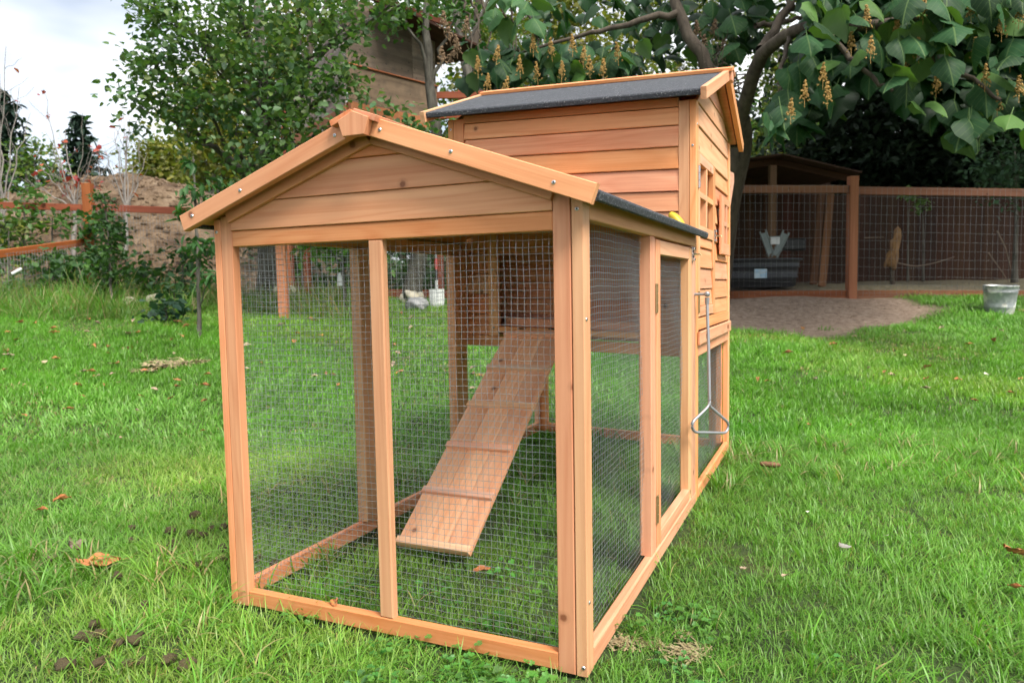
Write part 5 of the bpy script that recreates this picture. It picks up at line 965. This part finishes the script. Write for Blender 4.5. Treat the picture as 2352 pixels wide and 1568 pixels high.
def paul_mat():
    m, t, p, o = mat('paulownia_leaf'); oi = nn(t, 'ShaderNodeObjectInfo'); co = nn(t, 'ShaderNodeTexCoord').outputs['Object']; sx = nn(t, 'ShaderNodeSeparateXYZ'); t.links.new(co, sx.inputs[0])
    ay = math_(t, 'ABSOLUTE', sx.outputs[1]); v1 = math_(t, 'LESS_THAN', ay, .018); fr = math_(t, 'FRACT', math_(t, 'MULTIPLY', math_(t, 'SUBTRACT', sx.outputs[0], math_(t, 'MULTIPLY', ay, .75)), 5.2)); v2 = math_(t, 'LESS_THAN', fr, .075)
    vein = math_(t, 'MAXIMUM', v1, math_(t, 'MULTIPLY', v2, .6)); c = mixc(t, oi.outputs['Color'], (.16, .24, .08), math_(t, 'MULTIPLY', vein, .5)); nz_ = noise(t, co, 5, 5, .6); c = mixc(t, c, (.2, .25, .15), math_(t, 'MULTIPLY', nz_, .10)); geo = nn(t, 'ShaderNodeNewGeometry')
    c = mixc(t, c, (.105, .17, .06), math_(t, 'MULTIPLY', geo.outputs['Backfacing'], .75)); t.links.new(c, p.inputs['Base Color']); p.inputs['Roughness'].default_value = .55; p.inputs['Specular IOR Level'].default_value = .16
    tr = nn(t, 'ShaderNodeBsdfTranslucent'); ms = nn(t, 'ShaderNodeMixShader'); ms.inputs[0].default_value = .22; t.links.new(mixc(t, c, (1.1, 1.5, .35), 1.0, 'MULTIPLY'), tr.inputs[0]); t.links.new(p.outputs[0], ms.inputs[1]); t.links.new(tr.outputs[0], ms.inputs[2]); t.links.new(ms.outputs[0], o.inputs[0]); bump(t, vein, p, .25, .02); return m
M_PAUL = paul_mat(); PL = []
for k in range(8): V_, F_ = paul_leaf(300+k); PL.append(mesh('leaf', V_, F_, M_PAUL, smooth=True))
def put_leaf(vx, vy, D, size, col=None):
    p = at(vx, vy, D); az = rg.normal(0, 1.0); d = -np.array([*FH, 0])*math.cos(az)+np.array([*RH, 0])*math.sin(az); el = rg.uniform(.35, 1.25); d = d*math.cos(el)+np.array([0, 0, -1.])*math.sin(el)
    sd = np.cross([0, 0, 1.], d); sd /= np.linalg.norm(sd); ro = rg.normal(0, .25); nr = np.cross(d, sd); sd = sd*math.cos(ro)+nr*math.sin(ro)
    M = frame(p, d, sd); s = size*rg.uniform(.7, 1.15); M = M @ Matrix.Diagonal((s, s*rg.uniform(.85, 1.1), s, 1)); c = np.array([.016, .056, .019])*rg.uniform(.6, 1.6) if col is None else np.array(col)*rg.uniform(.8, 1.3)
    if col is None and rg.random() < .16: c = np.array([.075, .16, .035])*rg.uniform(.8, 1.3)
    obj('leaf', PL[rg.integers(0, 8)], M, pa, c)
lowx = [1740, 1770, 1830, 1900, 1960, 2050, 2130, 2200, 2290, 2420]; lowy = [235, 285, 290, 250, 195, 200, 270, 300, 285, 330]
cnt = 0
while cnt < 190:
    vx = rg.uniform(1760, 2420); vy = rg.uniform(-60, 330)
    if vy > np.interp(vx, lowx, lowy) or (vx < 1850 and vy < 150) or (vx < 1800 and vy < 210): continue
    put_leaf(vx, vy, 5.9+rg.uniform(-.55, .6)-.0006*(vx-1900), .255); cnt += 1
for k in range(66): vx = rg.uniform(1065, 1460); put_leaf(vx, 100+rg.random()*80+8*math.sin(vx*.05), 7.8+rg.uniform(-.4, .5), .235)
for k in range(14): put_leaf(rg.uniform(1120, 1230), rg.uniform(-25, 60), 7.6+rg.uniform(-.3, .3), .25, (.045, .12, .04))
for k in range(30): put_leaf(rg.uniform(1470, 1730), rg.uniform(-30, 120), 7.9+rg.uniform(-.4, .6), .24, (.022, .07, .022))
LV, LF, LC = [], [], []; nv = 0
def deep_leaf(vx, vy, D, size, c):
    global nv
    V_, F_ = paul_leaf(int(rg.integers(300, 308))); p = at(vx, vy, D); az = rg.normal(0, 1.1); d = -np.array([*FH, 0])*math.cos(az)+np.array([*RH, 0])*math.sin(az); el = rg.uniform(.3, 1.3); d = d*math.cos(el)+np.array([0, 0, -1.])*math.sin(el)
    sd = np.cross([0, 0, 1.], d); sd /= np.linalg.norm(sd); nr = np.cross(d, sd); A = np.array(V_)*size*rg.uniform(.7, 1.2); LV.append(p+A[:, :1]*d+A[:, 1:2]*sd+A[:, 2:]*nr); LF.append(np.array(F_)+nv); LC.append(np.tile(np.array(c)*rg.uniform(.6, 1.5), (len(A), 1))); nv += len(A)
k = 0
while k < 480:
    vx = rg.uniform(1765, 2420); vy = rg.uniform(-60, 330)
    if vy > np.interp(vx, lowx, lowy)-15 or (vx < 1840 and vy < 150) or (vx < 1800 and vy < 215): continue
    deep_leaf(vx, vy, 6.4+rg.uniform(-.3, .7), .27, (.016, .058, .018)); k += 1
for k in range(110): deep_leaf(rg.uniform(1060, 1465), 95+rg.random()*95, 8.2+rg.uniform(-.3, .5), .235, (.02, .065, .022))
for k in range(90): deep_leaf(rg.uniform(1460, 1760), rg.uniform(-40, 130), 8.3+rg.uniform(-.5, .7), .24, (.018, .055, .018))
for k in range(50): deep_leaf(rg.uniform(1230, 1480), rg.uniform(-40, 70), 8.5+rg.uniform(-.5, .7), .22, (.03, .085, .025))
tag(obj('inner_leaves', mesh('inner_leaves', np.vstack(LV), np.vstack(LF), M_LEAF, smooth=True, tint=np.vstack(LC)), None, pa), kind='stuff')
def spike():
    r = np.random.default_rng(9); g = Geo(); g.tube([(0, 0, -.05), (.002, 0, .05), (0, 0, .2)], [.0035, .003, .002], 5); ico = np.array([(1, 0, 0), (-1, 0, 0), (0, 1, 0), (0, -1, 0), (0, 0, 1.2), (0, 0, -1.1)]); F8 = [(0, 2, 4), (2, 1, 4), (1, 3, 4), (3, 0, 4), (2, 0, 5), (1, 2, 5), (3, 1, 5), (0, 3, 5)]
    bv = []; bf = []; n = 0
    for k in range(84):
        h = r.random()**.9; rad = .056*(1-.8*h)*r.uniform(.3, 1.15); a = r.uniform(0, 6.28); c = np.array([rad*math.cos(a), rad*math.sin(a), h*.215]); s = r.uniform(.008, .0125); bv.append(c+ico*s); bf += [(i+n, j+n, k_+n) for i, j, k_ in F8]; n += 6
    st = np.vstack(g.V); sf_ = np.vstack(g.F); return np.vstack([st, np.vstack(bv)]), [list(f) for f in sf_]+[[i+len(st) for i in f] for f in bf]
V_, F_ = spike(); M_BUD = plain('flower_buds', (.30, .165, .035), .7, 0, .5, 60, (.42, .27, .08)); M_DRY = plain('dry_pods', (.16, .095, .05), .8, 0, .4, 60, (.30, .20, .12)); SPK = mesh('flower_spike', V_, F_, M_BUD, smooth=True); SPD = mesh('seed_spike', V_, F_, M_DRY, smooth=True)
for (vx, vy) in ((1848, 210), (1900, 215), (1816, 250), (1955, 95), (1990, 40), (2080, 150), (2060, 60), (2110, 110), (2180, 150), (2190, 60), (2240, 110), (2262, 175), (2300, 60), (2320, 130), (2340, 200), (1890, 170), (2000, 110), (2120, 20), (2230, 20), (2290, 230), (2150, 190), (2340, 30)): obj('flower_spike', SPK, T(at(vx, vy+25, 5.5+rg.uniform(-.25, .1))) @ Matrix.Rotation(rg.normal(0, .15), 4, 'X') @ Matrix.Rotation(rg.uniform(0, 6), 4, 'Z') @ Matrix.Diagonal((.68, .68, .75, 1)), pa)
for (vx, vy) in ((1098, 150), (1118, 185), (1140, 120), (1195, 150), (1235, 165), (1268, 110), (1290, 160), (1340, 125), (1355, 150), (1385, 155), (1420, 120), (1160, 190), (1225, 100), (1315, 100)): obj('flower_spike', SPK, T(at(vx, vy+22, 7.35)) @ Matrix.Rotation(rg.normal(0, .2), 4, 'X') @ Matrix.Rotation(rg.uniform(0, 6), 4, 'Z') @ Matrix.Diagonal((.8, .8, .85, 1)), pa)
for (vx, vy) in ((1020, 50), (1035, 80), (1050, 105), (1030, 120), (1015, 130), (1070, 60), (1640, 60), (1620, 105), (1600, 70), (1665, 110), (1690, 60)): obj('seed_spike', SPD, T(at(vx, vy+20, 7.7)) @ Matrix.Rotation(rg.normal(0, .5), 4, 'X') @ Matrix.Rotation(rg.uniform(0, 6), 4, 'Z') @ Matrix.Diagonal((1.0, 1.0, .9, 1)), pa)
# unseen leaves added above the picture to shade the pen
n = 5200; vx = rg.uniform(1780, 3300, n); vy = rg.uniform(-1000, -70, n); Dn = rg.uniform(6.3, 11, n); cen = np.array([at(a, b, c) for a, b, c in zip(vx, vy, Dn)]); V_, F_, C_ = leaf_faces(cen, .30, mixcol(n, G_DK, rg), rg, 'oval', .5, .8)
tag(obj('shade_leaves', mesh('shade_leaves', V_, F_, M_LEAF, tint=C_), None, pa), kind='stuff')
# ================================================================== small things on the lawn
def leaf_mat(name, c1, c2):
    m, t, p, o = mat(name); oi = nn(t, 'ShaderNodeObjectInfo'); co = nn(t, 'ShaderNodeTexCoord').outputs['Object']
    c = ramp(t, noise(t, co, 3.5, 6, .6), [(.3, c1), (.7, c2)]); c = mixc(t, c, oi.outputs['Color'], 1.0, 'MULTIPLY'); t.links.new(c, p.inputs['Base Color']); p.inputs['Roughness'].default_value = .75; bump(t, noise(t, co, 9, 5), p, .4, .05); return m
M_DEAD = leaf_mat('dead_leaf', (.26, .105, .035), (.48, .21, .075)); M_PALE = leaf_mat('pale_dead_leaf', (.34, .24, .15), (.52, .40, .28)); M_CRUM = leaf_mat('crumpled_leaf', (.14, .09, .065), (.30, .21, .16))
def dead_leaf(seed, curl=.6, lob=0.0):
    r = np.random.default_rng(seed); n, m = 11, 7; V = []; F = []; k = r.uniform(.6, 1.5)*curl; bend = r.uniform(-.5, .5); ed = r.normal(0, .035, (n, m))
    for i in range(n):
        t = i/(n-1); w = .30*math.sin(math.pi*min(1, t*.93+.07))**.75*(1+lob*math.sin(t*19))
        for j in range(m):
            u = j/(m-1)*2-1; a = u*k; V.append((t-.5+ed[i, j]*.4, w*math.sin(a)/max(k, .1)*1.0+bend*.25*math.sin(t*3), w*(1-math.cos(a))/max(k, .1)*1.1+.12*bend*(t-.5)**2*4+ed[i, j]*.6+.05*math.sin(t*9+u*3)))
    for i in range(n-1):
        for j in range(m-1): q = i*m+j; F.append([q, q+1, q+m+1, q+m])
    n0 = len(V); V += [(-.5, -.01, .01), (-.5, .01, .01), (-.82, .03, .10), (-.82, .05, .10)]; F.append([n0, n0+1, n0+3, n0+2]); return V, F
DLM = []
for k in range(6): V_, F_ = dead_leaf(400+k, (.8, 1.3, .5, 1.6, .9, 1.1)[k]); DLM.append((V_, F_))
DME = {mm.name: [mesh('fallen_leaf', V_, F_, mm, smooth=True) for V_, F_ in DLM] for mm in (M_DEAD, M_PALE)}
def lay(me, vx, vy, px, lift=.03, name='fallen_leaf', color=None, rz=None, tilt=.25, lo=.4, flat=1.0):
    p = on_ground(vx, vy, lo); D = float((p-CAM).dot(FW)); s = px/1658*D; up = lift if D < 3.2 else lift+.012
    M = T(p+np.array([0, 0, up])) @ Matrix.Rotation(RNG.uniform(0, 6.28) if rz is None else rz, 4, 'Z') @ Matrix.Rotation(RNG.normal(0, tilt), 4, 'X') @ Matrix.Rotation(RNG.normal(0, tilt), 4, 'Y') @ Matrix.Diagonal((s, s, s*flat, 1)); return obj(name, me, M, None, color)
RZ0 = math.atan2(RH[1], RH[0])
for vx, vy, px, mm, lb, rz in ((228, 1318, 92, M_DEAD, 'large curled orange brown leaf in the left foreground grass', RZ0+3.3), (145, 1168, 40, M_DEAD, 'upright tan leaf in the grass above the large curled leaf', RZ0+1), (1108, 1340, 42, M_DEAD, 'orange leaf on the grass inside the run below the ramp', RZ0+.3), (2334, 1297, 66, M_DEAD, 'orange brown leaf at the right picture edge in the foreground', RZ0+.2), (2332, 1384, 36, M_DEAD, 'small leaf under the orange brown leaf at the right edge', RZ0+2), (1709, 1336, 26, M_PALE, 'pale dry leaf in the right foreground, nearer the coop', RZ0+1.2), (1803, 1352, 26, M_PALE, 'pale dry leaf in the right foreground, farther from the coop', RZ0+.8), (2200, 889, 18, M_DEAD, 'dark brown leaf alone on the right lawn', RZ0), (774, 1436, 38, M_DEAD, 'rusty leaf caught in the tuft at the front bottom rail', RZ0+1.6), (98, 1194, 28, M_DEAD, 'brown leaf beside the upright tan leaf', RZ0), (58, 972, 12, M_DEAD, 'tiny reddish petal on the left lawn', RZ0), (1116, 876, 16, M_PALE, 'pinkish leaf on the lawn seen under the house', RZ0), (158, 956, 22, M_DEAD, 'orange leaf alone on the left lawn', RZ0+.5)):
    o = lay(DME[mm.name][RNG.integers(0, 6)], vx, vy, px, .045 if vy > 1400 else .032, color=(1.15, 1.0, .95) if mm is M_DEAD else None, rz=rz, tilt=.18); tag(o, lb, 'leaf')
spots = []
for n, x0, x1, y0, y1, w_ in ((46, 0, 480, 742, 905, 0), (30, 560, 1020, 712, 920, 1), (24, 1700, 2345, 760, 1010, 2), (8, 0, 470, 900, 1060, 0), (6, 1060, 1130, 800, 960, 1)):
    for k in range(n): spots.append((RNG.uniform(x0, x1), y0+(y1-y0)*RNG.random()**1.3, w_))
LBS = ('small brown fallen leaf on the lawn left of the coop', 'small brown fallen leaf on the grass seen through the run mesh', 'small brown fallen leaf on the lawn right of the coop')
for vx, vy, w_ in spots:
    me = DME[(M_DEAD if RNG.random() < .75 else M_PALE).name][RNG.integers(0, 6)]; c = RNG.uniform(.7, 1.35)
    tag(lay(me, vx, vy, RNG.uniform(12, 24), .035, color=(c, c*RNG.uniform(.85, 1.1), c), lo=1.5), LBS[w_], 'leaf', ('small leaves on the left lawn', 'small leaves behind the run', 'small leaves on the right lawn')[w_])
V_, F_ = dead_leaf(451, 1.4, .25); V_ = [(a, b, c+.10*math.sin(a*14)*math.cos(b*17)) for a, b, c in V_]; CRM = mesh('crumpled_leaf', V_, F_, M_CRUM)
tag(lay(CRM, 168, 1284, 74, .035, 'crumpled_leaf', rz=RZ0+2.2), 'crumpled grey brown leaf heap beside the large curled leaf', 'leaf'); tag(lay(CRM, 115, 1306, 46, .022, 'crumpled_leaf', rz=RZ0+.3), 'flat crumpled grey leaf at the left of the leaf heap', 'leaf')
# droppings
M_DUNG = plain('dung', (.035, .026, .014), .95, 0, .5, 40, (.17, .125, .055), .6); DUN = [rock('dropping', None, 1, M_DUNG, 500+k, .75) for k in range(5)]
for me_ in DUN:
    co_ = np.empty(len(me_.vertices)*3, np.float32); me_.vertices.foreach_get('co', co_); co_ = co_.reshape(-1, 3); co_ *= 1+.16*np.sin(co_[:, [1]]*9+co_[:, [2]]*7)*np.sin(co_[:, [0]]*11)+RNG.normal(0, .05, (len(co_), 1)); me_.vertices.foreach_set('co', co_.ravel().astype(np.float32))
for u, v in ((1475, 345), (1000, 450), (1290, 470), (1450, 480), (1530, 500), (1600, 450), (1690, 440), (990, 540), (1310, 570), (1160, 640), (1290, 640), (1680, 610), (1420, 740), (1500, 750), (1620, 700), (1690, 690), (890, 815), (1100, 1045), (720, 1190), (760, 1270), (1050, 1285), (900, 1340), (1000, 1330), (650, 1310), (750, 1490), (960, 1490), (1080, 1480), (1280, 1470), (500, 1510), (1420, 1500), (1960, 690), (2080, 720)):
    vx, vy = u/1.887/1.7415, (1900+v/1.887)/1.7415; p = on_ground(vx, vy, .4); s = RNG.uniform(.008, .016); o = obj('dropping', DUN[RNG.integers(0, 5)], T(p+np.array([0, 0, .013+s*.45])) @ Matrix.Rotation(RNG.uniform(0, 6), 4, 'Z') @ Matrix.Diagonal((s*1.25, s, s, 1))); tag(o, *(('dark brown dropping in the bottom left corner grass', 'dropping', 'droppings in the bottom left corner') if v > 1000 else ('dark brown dropping in the grass near the left corner post', 'dropping', 'droppings by the left corner post') if v > 600 or u > 1400 else ('dark brown dropping in the grass above the large curled leaf', 'dropping', 'droppings above the curled leaf')))
# torn dry thatch
M_TH = leaf_mat('dry_thatch', (.24, .18, .085), (.44, .36, .20))
def thatch(seed, n=150):
    r = np.random.default_rng(seed); g = Geo()
    for k in range(n):
        c = np.array([*r.normal(0, .34, 2), abs(r.normal(.12, .10))]); a = r.uniform(0, 6.28); d = np.array([math.cos(a), math.sin(a), r.normal(0, .35)])*r.uniform(.12, .34); t = np.linspace(-1, 1, 4)[:, None]; P = c+d*t+np.array([0, 0, .06])*t*t*r.normal(); w = np.cross(d, [0, 0, 1.]); w = w/max(np.linalg.norm(w), 1e-6)*r.uniform(.012, .05)
        V = np.vstack([P-w, P+w]); g.add(V, np.array([(i, i+1, i+5, i+4) for i in range(3)]))
    return g.mesh('dry_thatch', M_TH)
TH = [thatch(600+k) for k in range(3)]
for k, (vx, vy, px, lb) in enumerate(((1432, 1484, 66, 'torn straw coloured thatch beside the right corner post'), (1500, 1492, 44, 'small thatch scrap between the two larger thatch clumps'), (1572, 1508, 78, 'largest torn thatch clump right of the corner post'), (1572, 1466, 36, 'small thatch scrap above the largest thatch clump'), (395, 846, 84, 'wide pale thatch patch on the left lawn'), (330, 858, 44, 'small pale thatch patch left of the wide one'), (455, 838, 50, 'small pale thatch patch against the left run post'), (1700, 1062, 60, 'dry yellow grass at the back right corner of the coop'))):
    tag(lay(TH[k % 3], vx, vy, px*.8, .006, 'dry_thatch', tilt=.05, flat=.45), lb, 'dry grass', 'dry thatch scraps', 'stuff')
# feather, petals, cone
def feather():
    V = []; F = []; n = 12
    for i in range(n):
        t = i/(n-1); w = .17*math.sin(math.pi*(t*.9+.1))**.8*(1 if i % 3 else .8); cx = .22*math.sin(t*2.2); V += [(t-.5, cx-w, .05*t+.05*w), (t-.5, cx, .03+.06*t), (t-.5, cx+w*.6, .05*t)]
    for i in range(n-1):
        for j in range(2): q = i*3+j; F.append([q, q+1, q+4, q+3])
    return mesh('feather', V, F, plain('white_feather', (.34, .33, .30), .8, 0, .5, 9), smooth=True)
tag(lay(feather(), 1944, 1316, 52, .07, 'feather', rz=RZ0+1.5, tilt=.35), 'white curved feather standing in the right foreground grass', 'feather')
for vx, vy, lb in ((2036, 1268, 'white petal on the grass above the feather'), (1856, 1211, 'white petal on the grass between the coop and the feather'), (2264, 880, 'white petal on the far right lawn'), (562, 978, 'white petal in the grass inside the left mesh')):
    tag(lay(DME[M_PALE.name][2], vx, vy, 12, .045, 'petal', (2, 2.4, 3.2)), lb, 'petal')
V_, F_ = lathe([(.0001, -.5), (.06, -.48), (.16, -.38), (.13, -.3), (.19, -.22), (.15, -.12), (.2, -.02), (.15, .08), (.18, .18), (.12, .28), (.13, .38), (.05, .48), (.0001, .5)], 12); V_ = V_[:, [2, 1, 0]]; V_[:, 2] *= .8
tag(lay(mesh('pine_cone', V_, F_[:, ::-1], plain('cone', (.09, .04, .02), .8, 0, .6, 9, (.26, .13, .06)), smooth=True), 1769, 1087, 48, .032, 'pine_cone', rz=RZ0-.1, tilt=.05), 'long brown fir cone on the lawn right of the coop', 'cone')
